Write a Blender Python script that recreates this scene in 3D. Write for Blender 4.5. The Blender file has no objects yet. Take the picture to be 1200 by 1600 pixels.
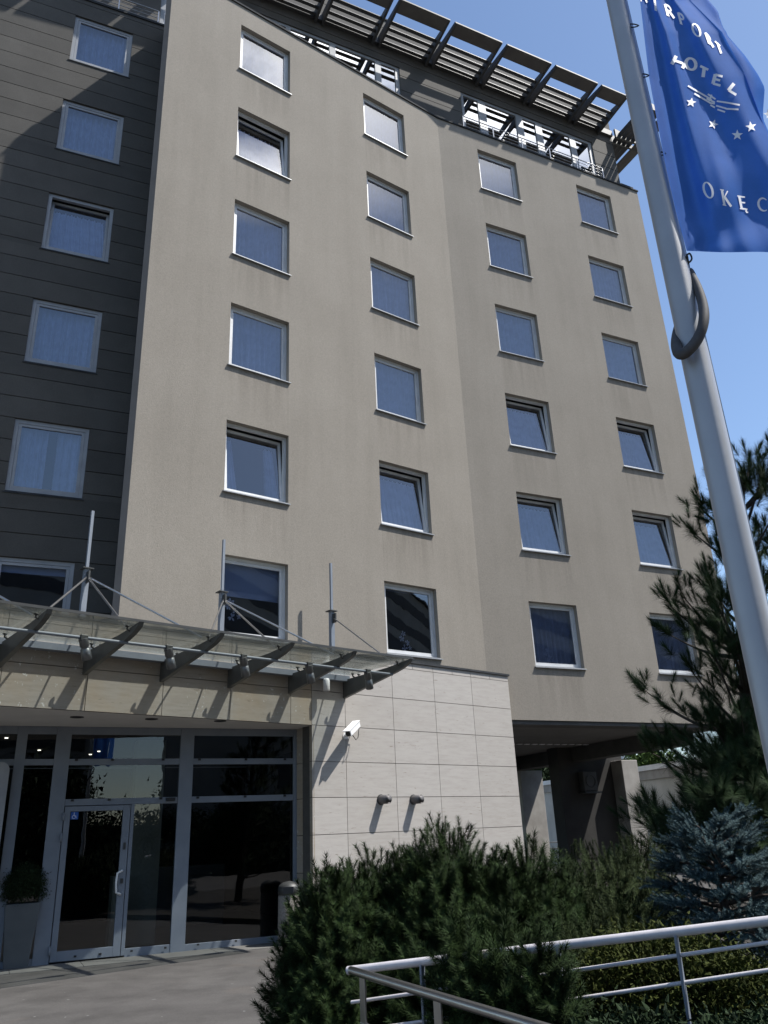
import bpy, math, random
import numpy as np
from mathutils import Vector, Matrix
R = math.radians
random.seed(7); rng = np.random.default_rng(11)
SC = bpy.context.scene
COL = SC.collection

# ------------------------------------------------------------------ camera
FPX, PITCH, ROLL, CAMH = 1242.56, R(22.054), R(-2.5603), 1.55
cp, sp = math.cos(PITCH), math.sin(PITCH)
_F = np.array([0, cp, sp]); _U = np.array([0, -sp, cp]); _R = np.array([1., 0, 0])
_c, _s = math.cos(ROLL), math.sin(ROLL)
CR = _c*_R + _s*_U; CU = -_s*_R + _c*_U
cam_d = bpy.data.cameras.new('camera'); cam = bpy.data.objects.new('camera', cam_d); COL.objects.link(cam)
cam_d.sensor_fit = 'VERTICAL'; cam_d.sensor_height = 36; cam_d.sensor_width = 27
cam_d.lens = 36*FPX/1600; cam_d.clip_start = 0.05; cam_d.clip_end = 3000
cam.matrix_world = Matrix(((CR[0], CU[0], -_F[0], 0), (CR[1], CU[1], -_F[1], 0), (CR[2], CU[2], -_F[2], CAMH), (0, 0, 0, 1)))
SC.camera = cam
def ray(px):
    return _F + CR*(px[0]-600)/FPX - CU*(px[1]-800)/FPX
CAM0 = np.array([0, 0, CAMH])
def at_dist(px, h):                      # a survey point: horizontal distance h from the viewpoint
    d = ray(px); return CAM0 + d*h/math.hypot(d[0], d[1])
def at_depth(px, D): return CAM0 + ray(px)*D

# ------------------------------------------------------------------ materials
def newmat(name):
    m = bpy.data.materials.new(name); m.use_nodes = True
    nt = m.node_tree; b = nt.nodes['Principled BSDF']
    return m, nt, b
def N(nt, t, **kw):
    n = nt.nodes.new(t)
    for k, v in kw.items():
        if k.startswith('i_'):
            n.inputs[int(k[2:]) if k[2:].isdigit() else k[2:].replace('_', ' ')].default_value = v
        else: setattr(n, k, v)
    return n
def ramp(nt, fac, stops):
    r = N(nt, 'ShaderNodeValToRGB'); e = r.color_ramp.elements
    while len(e) < len(stops): e.new(0.5)
    for el, (p, c) in zip(e, stops):
        el.position = p; el.color = (*c, 1) if len(c) == 3 else c
    nt.links.new(fac, r.inputs[0]); return r
def mix(nt, fac, a, b, mode='MIX'):
    n = N(nt, 'ShaderNodeMix', data_type='RGBA', blend_type=mode)
    for s, v in ((0, fac), (6, a), (7, b)):
        if hasattr(v, 'default_value') or hasattr(v, 'links'): nt.links.new(v, n.inputs[s])
        else: n.inputs[s].default_value = (*v, 1) if isinstance(v, tuple) and len(v) == 3 else v
    return n.outputs[2]
def coords(nt, scale=(1, 1, 1), kind='Object'):
    tc = N(nt, 'ShaderNodeTexCoord'); mp = N(nt, 'ShaderNodeMapping'); mp.inputs['Scale'].default_value = scale
    nt.links.new(tc.outputs[kind], mp.inputs[0]); return mp.outputs[0]
def noise(nt, vec, scale, detail=4, rough=.55, out=0):
    n = N(nt, 'ShaderNodeTexNoise'); n.inputs['Scale'].default_value = scale
    n.inputs['Detail'].default_value = detail; n.inputs['Roughness'].default_value = rough
    nt.links.new(vec, n.inputs[0]); return n.outputs[out]
def bump(nt, b, h, strength=.3, dist=.01):
    n = N(nt, 'ShaderNodeBump'); n.inputs['Strength'].default_value = strength; n.inputs['Distance'].default_value = dist
    nt.links.new(h, n.inputs['Height']); nt.links.new(n.outputs[0], b.inputs['Normal'])
KEEP = {'entrance_soffit', 'concrete', 'retaining_wall_render', 'white_window_frame', 'aluminium_sill', 'pale_curtain', 'white_blind', 'white_print', 'camera_white', 'white_coping', 'silver_rail_paint', 'sticker_blue', 'pole_aluminium', 'lobby_column', 'lead_flashing', 'black_plastic'}
KA = .60
def noisy(name, c1, c2, scale=6, rough=.8, metal=0, bumps=0, bscale=60, stretch=(1, 1, 1), spec=.5):
    if name not in KEEP: c1 = tuple(x*KA for x in c1); c2 = tuple(x*KA for x in c2)
    m, nt, b = newmat(name)
    v = coords(nt, stretch)
    r = ramp(nt, noise(nt, v, scale, 6), [(.35, c1), (.65, c2)])
    nt.links.new(r.outputs[0], b.inputs['Base Color'])
    b.inputs['Roughness'].default_value = rough; b.inputs['Metallic'].default_value = metal
    b.inputs['Specular IOR Level'].default_value = spec
    if bumps: bump(nt, b, noise(nt, v, bscale, 5), bumps)
    return m

def make_stucco():
    m, nt, b = newmat('beige_stucco')
    v = coords(nt)
    big = ramp(nt, noise(nt, v, .55, 6, .6), [(.3, (.259, .234, .199)), (.7, (.293, .266, .228))])
    # rain streaks and dirt runs
    vs = coords(nt, (2.6, 2.6, .22))
    st = ramp(nt, noise(nt, vs, 1.0, 6, .62), [(.45, (1, 1, 1)), (.8, (.90, .90, .895))])
    c = mix(nt, 1.0, big.outputs[0], st.outputs[0], 'MULTIPLY')
    fine = ramp(nt, noise(nt, v, 26, 5, .75), [(.3, (.86, .86, .86)), (.7, (1.08, 1.08, 1.08))])
    c = mix(nt, 1.0, c, fine.outputs[0], 'MULTIPLY')
    uv = N(nt, 'ShaderNodeUVMap', uv_map='stain'); sx = N(nt, 'ShaderNodeSeparateXYZ'); nt.links.new(uv.outputs[0], sx.inputs[0])
    sn = ramp(nt, noise(nt, coords(nt, (7, 7, .5)), 1.0, 5, .6), [(.38, (0, 0, 0)), (.66, (1, 1, 1))])
    sf = mix(nt, 1.0, sn.outputs[0], sx.outputs[1], 'MULTIPLY')
    c = mix(nt, sf, c, mix(nt, 1.0, c, (.80, .79, .78), 'MULTIPLY'))
    nt.links.new(c, b.inputs['Base Color']); b.inputs['Roughness'].default_value = .93
    b.inputs['Specular IOR Level'].default_value = .25
    bump(nt, b, noise(nt, v, 40, 6, .75), .5, .01)
    return m
def make_travertine(name, base, dark, deposits=False):
    m, nt, b = newmat(name)
    v = coords(nt, (1.2, 1.2, 9))
    geo = N(nt, 'ShaderNodeNewGeometry')
    isl = ramp(nt, geo.outputs['Random Per Island'], [(0, (.95, .945, .935)), (.5, (1, .995, .99)), (1, (1.03, 1.03, 1.03))])
    vein = ramp(nt, noise(nt, v, 2.2, 8, .65), [(.3, dark), (.55, base), (.8, tuple(min(1, x*1.06) for x in base))])
    c = mix(nt, 1.0, vein.outputs[0], isl.outputs[0], 'MULTIPLY')
    vp = coords(nt, (1.7, 1.7, 10))
    pits = ramp(nt, noise(nt, vp, 3.5, 5, .7), [(.60, (1, 1, 1)), (.70, (.50, .45, .40))])
    mask = ramp(nt, noise(nt, coords(nt, (1, 1, 5)), 1.6, 3), [(.40, (0, 0, 0)), (.60, (1, 1, 1))])
    c2 = mix(nt, mask.outputs[0], c, mix(nt, 1.0, c, pits.outputs[0], 'MULTIPLY'))
    if deposits:
        geo2 = N(nt, 'ShaderNodeNewGeometry')
        stain = ramp(nt, noise(nt, coords(nt, (1, 1, .8)), 1.1, 5, .6), [(.45, (1, 1, 1)), (.70, (1.0, .90, .76))])
        c2 = mix(nt, 1.0, c2, stain.outputs[0], 'MULTIPLY')
        sp_ = ramp(nt, noise(nt, coords(nt, (1, 1, .8)), 17, 3, .6), [(.66, (0, 0, 0)), (.685, (1, 1, 1))])
        ar = ramp(nt, noise(nt, coords(nt), .9, 2), [(.47, (0, 0, 0)), (.56, (1, 1, 1))])
        f = mix(nt, 1.0, sp_.outputs[0], ar.outputs[0], 'MULTIPLY')
        c2 = mix(nt, f, c2, (.50, .49, .46))
    nt.links.new(c2, b.inputs['Base Color']); b.inputs['Roughness'].default_value = .75
    bump(nt, b, pits.outputs[0], .25, .006)
    return m
def make_cladding(name, c1, c2):
    m, nt, b = newmat(name)
    geo = N(nt, 'ShaderNodeNewGeometry')
    v = coords(nt, (1, 1, 1))
    a = ramp(nt, noise(nt, v, 1.2, 6, .6), [(.3, c1), (.7, c2)])
    isl = ramp(nt, geo.outputs['Random Per Island'], [(0, (.88, .88, .88)), (1, (1.08, 1.07, 1.06))])
    c = mix(nt, 1.0, a.outputs[0], isl.outputs[0], 'MULTIPLY')
    fine = ramp(nt, noise(nt, v, 45, 3, .6), [(.3, (.88, .88, .88)), (.7, (1.08, 1.08, 1.08))])
    c = mix(nt, 1.0, c, fine.outputs[0], 'MULTIPLY')
    nt.links.new(c, b.inputs['Base Color']); b.inputs['Roughness'].default_value = .82
    b.inputs['Specular IOR Level'].default_value = .25
    return m
def make_glass(name, tint, refl_min, refl_max, rough=0.0, wob=0.0, dirt=0.0):
    m = bpy.data.materials.new(name); m.use_nodes = True; nt = m.node_tree; nt.nodes.clear()
    out = N(nt, 'ShaderNodeOutputMaterial'); mx = N(nt, 'ShaderNodeMixShader')
    gl = N(nt, 'ShaderNodeBsdfGlossy'); gl.inputs['Roughness'].default_value = rough
    tr = N(nt, 'ShaderNodeBsdfTransparent'); tr.inputs[0].default_value = (*tint, 1)
    lw = N(nt, 'ShaderNodeLayerWeight'); lw.inputs['Blend'].default_value = .35
    mr = N(nt, 'ShaderNodeMapRange'); mr.inputs['To Min'].default_value = refl_min; mr.inputs['To Max'].default_value = refl_max
    nt.links.new(lw.outputs['Fresnel'], mr.inputs[0]); nt.links.new(mr.outputs[0], mx.inputs[0])
    if dirt:
        df = N(nt, 'ShaderNodeBsdfDiffuse'); df.inputs[0].default_value = (.30, .31, .29, 1); tl = N(nt, 'ShaderNodeBsdfTranslucent'); tl.inputs[0].default_value = (.34, .35, .33, 1)
        ad = N(nt, 'ShaderNodeMixShader'); ad.inputs[0].default_value = .5; nt.links.new(df.outputs[0], ad.inputs[1]); nt.links.new(tl.outputs[0], ad.inputs[2])
        md = N(nt, 'ShaderNodeMixShader'); dn = ramp(nt, noise(nt, coords(nt), 2.2, 5), [(.3, (dirt*.7,)*3), (.7, (dirt*1.3,)*3)]); nt.links.new(dn.outputs[0], md.inputs[0])
        nt.links.new(tr.outputs[0], md.inputs[1]); nt.links.new(ad.outputs[0], md.inputs[2]); tr = md
    nt.links.new(tr.outputs[0], mx.inputs[1]); nt.links.new(gl.outputs[0], mx.inputs[2]); nt.links.new(mx.outputs[0], out.inputs[0])
    if wob:
        bn = N(nt, 'ShaderNodeBump'); bn.inputs['Strength'].default_value = wob; bn.inputs['Distance'].default_value = .02
        nt.links.new(noise(nt, coords(nt), 1.4, 2), bn.inputs['Height']); nt.links.new(bn.outputs[0], gl.inputs['Normal'])
    return m
def make_leaf(name, c1, c2, trans=.25, rough=.6):
    m, nt, b = newmat(name)
    geo = N(nt, 'ShaderNodeNewGeometry')
    r = ramp(nt, geo.outputs['Random Per Island'], [(0, c1), (.6, c2), (1, tuple(min(1, x*1.5) for x in c2))])
    big = ramp(nt, noise(nt, coords(nt), 3.0, 3), [(.3, (.75, .75, .75)), (.7, (1.2, 1.2, 1.2))])
    c = mix(nt, 1.0, r.outputs[0], big.outputs[0], 'MULTIPLY')
    nt.links.new(c, b.inputs['Base Color']); b.inputs['Roughness'].default_value = .75
    b.inputs['Specular IOR Level'].default_value = .12
    return m
def metal(name, c, rough=.35, met=1.0):
    return noisy(name, tuple(x*.92 for x in c), tuple(min(1, x*1.05) for x in c), 9, rough, met, .04, 40)
def make_paving():
    m, nt, b = newmat('grey_paving')
    v = coords(nt)
    a = ramp(nt, noise(nt, v, .5, 8, .62), [(.3, (.050, .046, .043)), (.7, (.080, .075, .070))])
    bl = ramp(nt, noise(nt, v, 1.7, 6, .65), [(.40, (1.1, 1.1, 1.1)), (.72, (.62, .61, .60))])
    c = mix(nt, 1.0, a.outputs[0], bl.outputs[0], 'MULTIPLY')
    g = ramp(nt, noise(nt, v, 42, 5, .8), [(.3, (.70, .70, .70)), (.7, (1.25, 1.25, 1.24))])
    c = mix(nt, 1.0, c, g.outputs[0], 'MULTIPLY')
    sk = ramp(nt, noise(nt, v, 9, 2, .5), [(.735, (0, 0, 0)), (.75, (.6, .6, .6))]); c = mix(nt, sk.outputs[0], c, (.20, .195, .19))
    ru = ramp(nt, noise(nt, v, .8, 3), [(.62, (0, 0, 0)), (.75, (.5, .5, .5))])
    c = mix(nt, ru.outputs[0], c, (.085, .065, .05))
    nt.links.new(c, b.inputs['Base Color']); b.inputs['Roughness'].default_value = .85
    bump(nt, b, noise(nt, v, 90, 5), .25, .006)
    return m

M = dict(
    stucco=make_stucco(),
    corner=noisy('brown_corner_render', (.30, .265, .235), (.35, .31, .28), 2, .9),
    trav=make_travertine('cream_travertine', (.390, .366, .338), (.345, .320, .292)),
    trav_old=make_travertine('stained_travertine', (.325, .297, .260), (.280, .252, .215), True),
    joint=noisy('joint_backing', (.10, .095, .085), (.13, .12, .11), 8),  # dark backing seen through the open joints
    clad=make_cladding('dark_cladding', (.078, .074, .067), (.100, .095, .086)),
    pclad=make_cladding('penthouse_cladding', (.100, .093, .085), (.125, .117, .106)),
    concrete=noisy('concrete', (.27, .255, .235), (.36, .345, .32), 2.2, .9, 0, .2, 40),
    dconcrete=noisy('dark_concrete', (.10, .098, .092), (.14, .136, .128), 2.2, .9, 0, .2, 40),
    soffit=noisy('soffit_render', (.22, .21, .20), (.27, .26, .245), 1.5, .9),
    entrysoffit=noisy('entrance_soffit', (.60, .58, .545), (.68, .655, .62), 1.5, .9),
    white=noisy('white_window_frame', (.56, .57, .575), (.63, .64, .645), 4, .45),
    dullwhite=noisy('grey_white_frame', (.46, .48, .51), (.54, .56, .59), 4, .5),
    sill=noisy('aluminium_sill', (.30, .31, .32), (.36, .37, .38), 6, .42, .3),
    alu=noisy('painted_aluminium', (.27, .31, .37), (.32, .36, .42), 3, .5),
    steel=metal('brushed_steel', (.62, .62, .62), .32),
    railpaint=noisy('silver_rail_paint', (.46, .44, .45), (.56, .535, .545), 12, .42, 0),
    dsteel=noisy('dark_grey_steel', (.060, .063, .062), (.085, .088, .086), 5, .5, .2),
    bracket=noisy('bracket_steel', (.13, .135, .13), (.18, .185, .175), 5, .5, .1),
    pergola=noisy('pergola_steel', (.10, .10, .102), (.135, .132, .13), 3, .55, .1),
    pboard=noisy('pergola_board', (.16, .145, .135), (.21, .195, .18), 2.5, .6),
    flash=noisy('lead_flashing', (.035, .038, .042), (.055, .058, .062), 5, .8, spec=.08),
    curtain=noisy('pale_curtain', (.62, .62, .63), (.76, .76, .77), 5, .95),
    blind=noisy('white_blind', (.74, .76, .77), (.82, .84, .85), 2, .9),
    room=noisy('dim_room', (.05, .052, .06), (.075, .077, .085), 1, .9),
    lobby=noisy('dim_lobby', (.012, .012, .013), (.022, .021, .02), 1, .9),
    lobbyfloor=noisy('lobby_floor_tiles', (.16, .155, .15), (.22, .21, .20), 1.5, .35),
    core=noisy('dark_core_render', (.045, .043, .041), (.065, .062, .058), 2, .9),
    lobbycol=noisy('lobby_column', (.34, .32, .24), (.42, .40, .31), 2, .8),
    wglass=make_glass('window_glass', (.52, .62, .84), .17, .95, 0, .07),
    pglass=make_glass('penthouse_glass', (.45, .52, .58), .50, .95),
    lglass=make_glass('lobby_glass', (.55, .62, .68), .045, .8, 0, .06),
    cglass=make_glass('canopy_glass', (.86, .885, .87), .06, .6, dirt=.07),
    paving=make_paving(),
    strip=noisy('pale_concrete_strip', (.17, .165, .155), (.22, .215, .20), 2.5, .88, 0, .2, 80),
    soil=noisy('soil', (.035, .030, .022), (.06, .05, .038), 5, 1, 0, .6, 25),
    lawn=noisy('distant_ground', (.10, .105, .085), (.15, .15, .13), .5, 1),
    pot=noisy('grey_pot', (.12, .135, .145), (.16, .175, .185), 3, .6),
    stone=noisy('exposed_aggregate', (.28, .25, .22), (.42, .38, .34), 40, .9, 0, .4, 90),
    black=noisy('black_plastic', (.012, .012, .013), (.02, .02, .022), 8, .5),
    lamp=noisy('lamp_grey', (.17, .16, .16), (.22, .21, .21), 6, .5, .3),
    spot=noisy('spotlight_grey', (.23, .24, .245), (.31, .32, .325), 9, .4, .6),
    camw=noisy('camera_white', (.70, .70, .70), (.78, .78, .78), 6, .4),
    pole=noisy('pole_aluminium', (.34, .35, .37), (.40, .41, .43), 3, .42, .25, .03, 30),
    hose=noisy('weight_ring_rubber', (.10, .098, .10), (.15, .146, .15), 12, .7, spec=.15),
    print_=noisy('white_print', (.74, .76, .80), (.80, .82, .86), 5, .7),
    blue=noisy('sticker_blue', (.02, .09, .36), (.03, .11, .42), 5, .5),
    needle=make_leaf('mugo_needles', (.008, .018, .005), (.020, .036, .010)),
    yew=make_leaf('yew_needles', (.015, .025, .009), (.030, .043, .015)),
    pine=make_leaf('pine_needles', (.011, .024, .010), (.026, .047, .018)),
    spruce=make_leaf('blue_spruce_needles', (.020, .038, .042), (.058, .092, .098)),
    gold=make_leaf('golden_leaves', (.020, .028, .006), (.048, .058, .012)),
    cover=make_leaf('ground_cover_leaves', (.010, .019, .009), (.024, .040, .017)),
    broad=make_leaf('broad_leaves', (.04, .075, .02), (.07, .115, .03)),
    bark=noisy('bark', (.045, .034, .026), (.085, .066, .052), 14, .95, 0, .6, 40),
    rwall=noisy('retaining_wall_render', (.40, .39, .36), (.50, .485, .45), 1.2, .9, 0, .1, 30),
    cap=noisy('white_coping', (.70, .70, .69), (.80, .80, .79), 2, .7),
    facbehind=noisy('reflection_block_render', (.30, .30, .29), (.38, .37, .36), .4, .9),
    bluefac=noisy('blue_panel', (.16, .22, .34), (.22, .28, .40), 1, .6),
)
def emis(name, c, s):
    m = bpy.data.materials.new(name); m.use_nodes = True; nt = m.node_tree; nt.nodes.clear()
    e = N(nt, 'ShaderNodeEmission'); e.inputs[0].default_value = (*c, 1); e.inputs[1].default_value = s
    o = N(nt, 'ShaderNodeOutputMaterial'); nt.links.new(e.outputs[0], o.inputs[0]); return m
M['lit'] = emis('lit_lamp', (1, .88, .68), 2.2)
def make_flag():
    m, nt, b = newmat('blue_flag_cloth')
    r = ramp(nt, noise(nt, coords(nt), 5, 5), [(.35, (.055, .185, .60)), (.65, (.072, .215, .68))])
    weave = ramp(nt, noise(nt, coords(nt), 320, 2), [(.3, (.94, .94, .94)), (.7, (1.04, 1.04, 1.04))])
    c = mix(nt, 1.0, r.outputs[0], weave.outputs[0], 'MULTIPLY')
    nt.nodes.remove(b)
    d = N(nt, 'ShaderNodeBsdfDiffuse'); t = N(nt, 'ShaderNodeBsdfTranslucent'); g = N(nt, 'ShaderNodeBsdfGlossy'); g.inputs['Roughness'].default_value = .6
    for s in (d, t): nt.links.new(c, s.inputs[0])
    m1 = N(nt, 'ShaderNodeMixShader'); m1.inputs[0].default_value = .5; m2 = N(nt, 'ShaderNodeMixShader'); m2.inputs[0].default_value = .012
    nt.links.new(d.outputs[0], m1.inputs[1]); nt.links.new(t.outputs[0], m1.inputs[2])
    nt.links.new(m1.outputs[0], m2.inputs[1]); nt.links.new(g.outputs[0], m2.inputs[2])
    out = [n for n in nt.nodes if n.type == 'OUTPUT_MATERIAL'][0]; nt.links.new(m2.outputs[0], out.inputs[0])
    return m
M['flag'] = make_flag()

# ------------------------------------------------------------------ objects
def tag(o, label=None, cat=None, group=None, kind=None):
    if label: o['label'] = label
    if cat: o['category'] = cat
    if group: o['group'] = group
    if kind: o['kind'] = kind
    return o
def thing(name, loc, label, cat, group=None):
    o = bpy.data.objects.new(name, None); COL.objects.link(o); o.location = loc; o.empty_display_size = .2
    return tag(o, label, cat, group)
def root_loc(p):
    l = Vector((0, 0, 0))
    while p is not None: l += p.location; p = p.parent
    return l
class MB:
    def __init__(s): s.v = []; s.f = []; s.sm = []
    def add(s, vs, fs, smooth=False):
        o = len(s.v); s.v += [tuple(map(float, v)) for v in vs]; s.f += [tuple(i+o for i in f) for f in fs]; s.sm += [smooth]*len(fs)
        return s
    def quad(s, a, b, c, d): return s.add([a, b, c, d], [(0, 1, 2, 3)])
    def hexa(s, p):   # p: 8 points, bottom ring 0-3, top ring 4-7
        return s.add(p, [(3, 2, 1, 0), (4, 5, 6, 7), (0, 1, 5, 4), (1, 2, 6, 5), (2, 3, 7, 6), (3, 0, 4, 7)])
    def box(s, fr, u0, u1, d0, d1, z0, z1):
        return s.hexa([fr.p(u0, d1, z0), fr.p(u1, d1, z0), fr.p(u1, d0, z0), fr.p(u0, d0, z0), fr.p(u0, d1, z1), fr.p(u1, d1, z1), fr.p(u1, d0, z1), fr.p(u0, d0, z1)])
    def tube(s, pts, r, n=10, cap=True, closed=False):
        pts = [np.array(p, float) for p in pts]; k = len(pts); rs = r if hasattr(r, '__len__') else [r]*k
        up = None; rings = []
        for i, p in enumerate(pts):
            if closed: t = pts[(i+1) % k]-pts[i-1]
            else: t = pts[min(i+1, k-1)]-pts[max(i-1, 0)]
            t = t/np.linalg.norm(t)
            if up is None: up = np.array([0, 0, 1.]) if abs(t[2]) < .9 else np.array([1., 0, 0])
            a = np.cross(t, up); a /= np.linalg.norm(a); b = np.cross(a, t); up = b
            rings.append([p+rs[i]*(math.cos(q)*a+math.sin(q)*b) for q in [2*math.pi*j/n for j in range(n)]])
        vs = [q for rg in rings for q in rg]; fs = []
        for i in range(k if closed else k-1):
            i2 = (i+1) % k
            for j in range(n): fs.append((i*n+j, i2*n+j, i2*n+(j+1) % n, i*n+(j+1) % n))
        s.add(vs, fs, True)
        if cap and not closed:
            s.add(rings[0], [tuple(range(n))]); s.add(rings[-1], [tuple(range(n))[::-1]])
        return s
    def lathe(s, c, prof, n=24):
        vs = []; fs = []
        for (r, z) in prof:
            for j in range(n):
                a = 2*math.pi*j/n; vs.append((c[0]+r*math.cos(a), c[1]+r*math.sin(a), c[2]+z))
        for i in range(len(prof)-1):
            for j in range(n): fs.append((i*n+j, i*n+(j+1) % n, (i+1)*n+(j+1) % n, (i+1)*n+j))
        return s.add(vs, fs, True)
    def build(s, name, mat, parent=None):
        me = bpy.data.meshes.new(name)
        L = root_loc(parent)
        me.from_pydata([(v[0]-L.x, v[1]-L.y, v[2]-L.z) for v in s.v], [], s.f)
        me.polygons.foreach_set('use_smooth', s.sm); me.materials.append(mat); me.update()
        o = bpy.data.objects.new(name, me); COL.objects.link(o)
        if parent is not None: o.parent = parent
        return o
def bevel(o, w=.006, seg=2):
    b = o.modifiers.new('bevel', 'BEVEL'); b.width = w; b.segments = seg; b.limit_method = 'ANGLE'; return o
class Fr:      # a vertical plane: u along, d out towards the viewer, z up
    def __init__(s, o, az): s.o = np.array(o[:2], float); s.t = np.array([math.cos(az), math.sin(az)]); s.n = np.array([math.sin(az), -math.cos(az)]); s.az = az
    def p(s, u, d, z): q = s.o+s.t*u+s.n*d; return (q[0], q[1], z)
    def u_of(s, xy): return float((np.array(xy[:2])-s.o)@s.t)
    def hit(s, px, d=0):
        r = ray(px); n3 = np.array([*s.n, 0]); P = np.array([*(s.o+s.n*d), 0]); P = CAM0+r*(((P-CAM0)@n3)/(r@n3))
        return s.u_of(P), P[2]
FA = Fr((2.1214, 17.7308), R(35.732)); FB = Fr((2.1214, 17.7308), R(25.867)); FD = Fr((-7.1, 13.56), R(24.2))
FT = Fr((-1.42, 14.2), R(41.5)); FG = Fr((-3.66, 13.77), R(25.5))
ZSOF = 3.364; ZT = 4.71; ZB = 3.77; ZTOP = 21.40
Z5, PIT, WW, WH = 6.532, 2.8401, 1.40, 1.546
hotel = thing('hotel_building', (0, 16, 0), 'seven-storey hotel with beige rendered facade, dark clad wing and cream stone entrance block', 'building')

def wall(fr, u0, u1, z0, z1, holes, rev, name, mat, parent):
    us = sorted({u0, u1, *[h[0] for h in holes], *[h[1] for h in holes]}); zs = sorted({z0, z1, *[h[2] for h in holes], *[h[3] for h in holes]})
    m = MB(); uvs = []
    for a, b in zip(us, us[1:]):
        for c, d in zip(zs, zs[1:]):
            mu, mz = (a+b)/2, (c+d)/2
            if any(h[0] < mu < h[1] and h[2] < mz < h[3] for h in holes): continue
            m.quad(fr.p(a, 0, c), fr.p(b, 0, c), fr.p(b, 0, d), fr.p(a, 0, d))
            t = 1.0 if any(h[0] < mu < h[1] and abs(h[2]-d) < .01 for h in holes) else 0.0
            uvs += [(0, 0), (1, 0), (1, t), (0, t)]
    for (a, b, c, d) in holes:
        m.quad(fr.p(a, 0, c), fr.p(a, 0, d), fr.p(a, -rev, d), fr.p(a, -rev, c))
        m.quad(fr.p(b, 0, c), fr.p(b, -rev, c), fr.p(b, -rev, d), fr.p(b, 0, d))
        m.quad(fr.p(a, 0, d), fr.p(b, 0, d), fr.p(b, -rev, d), fr.p(a, -rev, d))
        m.quad(fr.p(a, 0, c), fr.p(a, -rev, c), fr.p(b, -rev, c), fr.p(b, 0, c))
    o = m.build(name, mat, parent); ul = o.data.uv_layers.new(name='stain')
    uvs += [(0, 0)]*(len(ul.data)-len(uvs)); ul.data.foreach_set('uv', [x for q in uvs for x in q])
    return o
def ring(m, fr, u0, u1, z0, z1, w, d0, d1, tilt=None):
    for (a, b, c, e) in ((u0, u0+w, z0, z1), (u1-w, u1, z0, z1), (u0+w, u1-w, z0, z0+w), (u0+w, u1-w, z1-w, z1)):
        pts = [(a, d1, c), (b, d1, c), (b, d0, c), (a, d0, c), (a, d1, e), (b, d1, e), (b, d0, e), (a, d0, e)]
        if tilt: pts = [tilt(*q) for q in pts]
        m.hexa([fr.p(*q) for q in pts])
def window(fr, u0, zt, rec, tilt=0, dress='full', w=WW, h=WH, fw=.055, seed=0, sill=.05):
    zb = zt-h; rnd = random.Random(seed)
    o = MB(); ring(o, fr, u0+.002, u0+w-.002, zb+.002, zt-.002, fw, -rec-.07, -rec)
    fo = o.build('window', M['white'] if fr is not FD else M['dullwhite'], hotel)
    if tilt: fo['label'] = 'window tilted open at the top'
    u1, u2, z1, z2 = u0+fw, u0+w-fw, zb+fw, zt-fw
    tf = None
    if tilt:
        ct, st = math.cos(tilt), math.sin(tilt)
        tf = lambda u, d, z: (u, -rec-.01+(d+rec+.01)*ct-(z-z1)*st, z1+(z-z1)*ct+(d+rec+.01)*st)
    s = MB(); ring(s, fr, u1+.006, u2-.006, z1+.006, z2-.006, .055, -rec-.062, -rec-.010, tf)
    s.build('sash', M['white'] if fr is not FD else M['dullwhite'], fo)
    g = MB(); q = [(u1+.05, -rec-.035, z1+.05), (u2-.05, -rec-.035, z1+.05), (u2-.05, -rec-.035, z2-.05), (u1+.05, -rec-.035, z2-.05)]
    if tf: q = [tf(*p) for p in q]
    g.quad(*[fr.p(*p) for p in q]).build('pane', M['wglass'], fo)
    sl = MB(); a = fr.p
    if sill: 
        sl.hexa([a(u0-.03, sill, zb-.035), a(u0+w+.03, sill, zb-.035), a(u0+w+.03, .001, zb-.03), a(u0-.03, .001, zb-.03),
             a(u0-.03, sill, zb-.018), a(u0+w+.03, sill, zb-.018), a(u0+w+.03, .001, zb-.002), a(u0-.03, .001, zb-.002)])
        sl.hexa([a(u0+.003, .001, zb+.003), a(u0+w-.003, .001, zb+.003), a(u0+w-.003, -rec, zb+.003), a(u0+.003, -rec, zb+.003),
             a(u0+.003, .001, zb+.012), a(u0+w-.003, .001, zb+.012), a(u0+w-.003, -rec, zb+.03), a(u0+.003, -rec, zb+.03)])
        sl.build('sill', M['sill'] if fr is not FD else M['flash'], fo)
    def drape(ua, ub, za, zb_, dep, lean=None):
        m = MB(); k = max(8, int((ub-ua)/.018)); ph = rnd.uniform(0, 6); fq = rnd.uniform(38, 55)
        vs = []
        for i in range(k+1):
            u = ua+(ub-ua)*i/k
            dd = dep-.03+(.018 if lean else .045)*math.sin(fq*u+ph+1.3*math.sin(5*u+ph))+.016*math.sin(91*u+ph)
            if lean: vs += [fr.p(*lean(u if u < ub-.12 else u, dd, za)), fr.p(*lean(ua+(u-ua)*(1-.13/(ub-ua)*1.0), dd, zb_))]
            else: vs += [fr.p(u, dd, za), fr.p(u, dd, zb_)]
        m.add(vs, [(2*i, 2*i+2, 2*i+3, 2*i+1) for i in range(k)], True); return m
    back = -rec-.16; ztop_ = zt+.25; lean = None
    if tilt: lean = tf; back = -rec-.13; ztop_ = zt-.23
    if dress == 'full': drape(u0+(.06 if tilt else 0), u0+w-(.06 if tilt else 0), zb, ztop_, back, lean).build('curtain', M['curtain'], fo)
    if dress in ('split', 'sheers'):
        k = .30 if dress == 'split' else .46
        drape(u0+.06, u0+k*w, zb, ztop_, back, lean).build('curtain', M['curtain'], fo)
        drape(u0+w*(1-k*.9), u0+w-.06, zb, ztop_, back, lean).build('curtain', M['curtain'], fo)
    if dress.startswith('blind'):
        hh = float(dress[5:]); b = MB(); b.box(fr, u0+.06, u0+w-.06, -rec-.135, -rec-.13, zt-hh*h, zt); b.build('blind', M['blind'], fo)
    return fo
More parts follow.
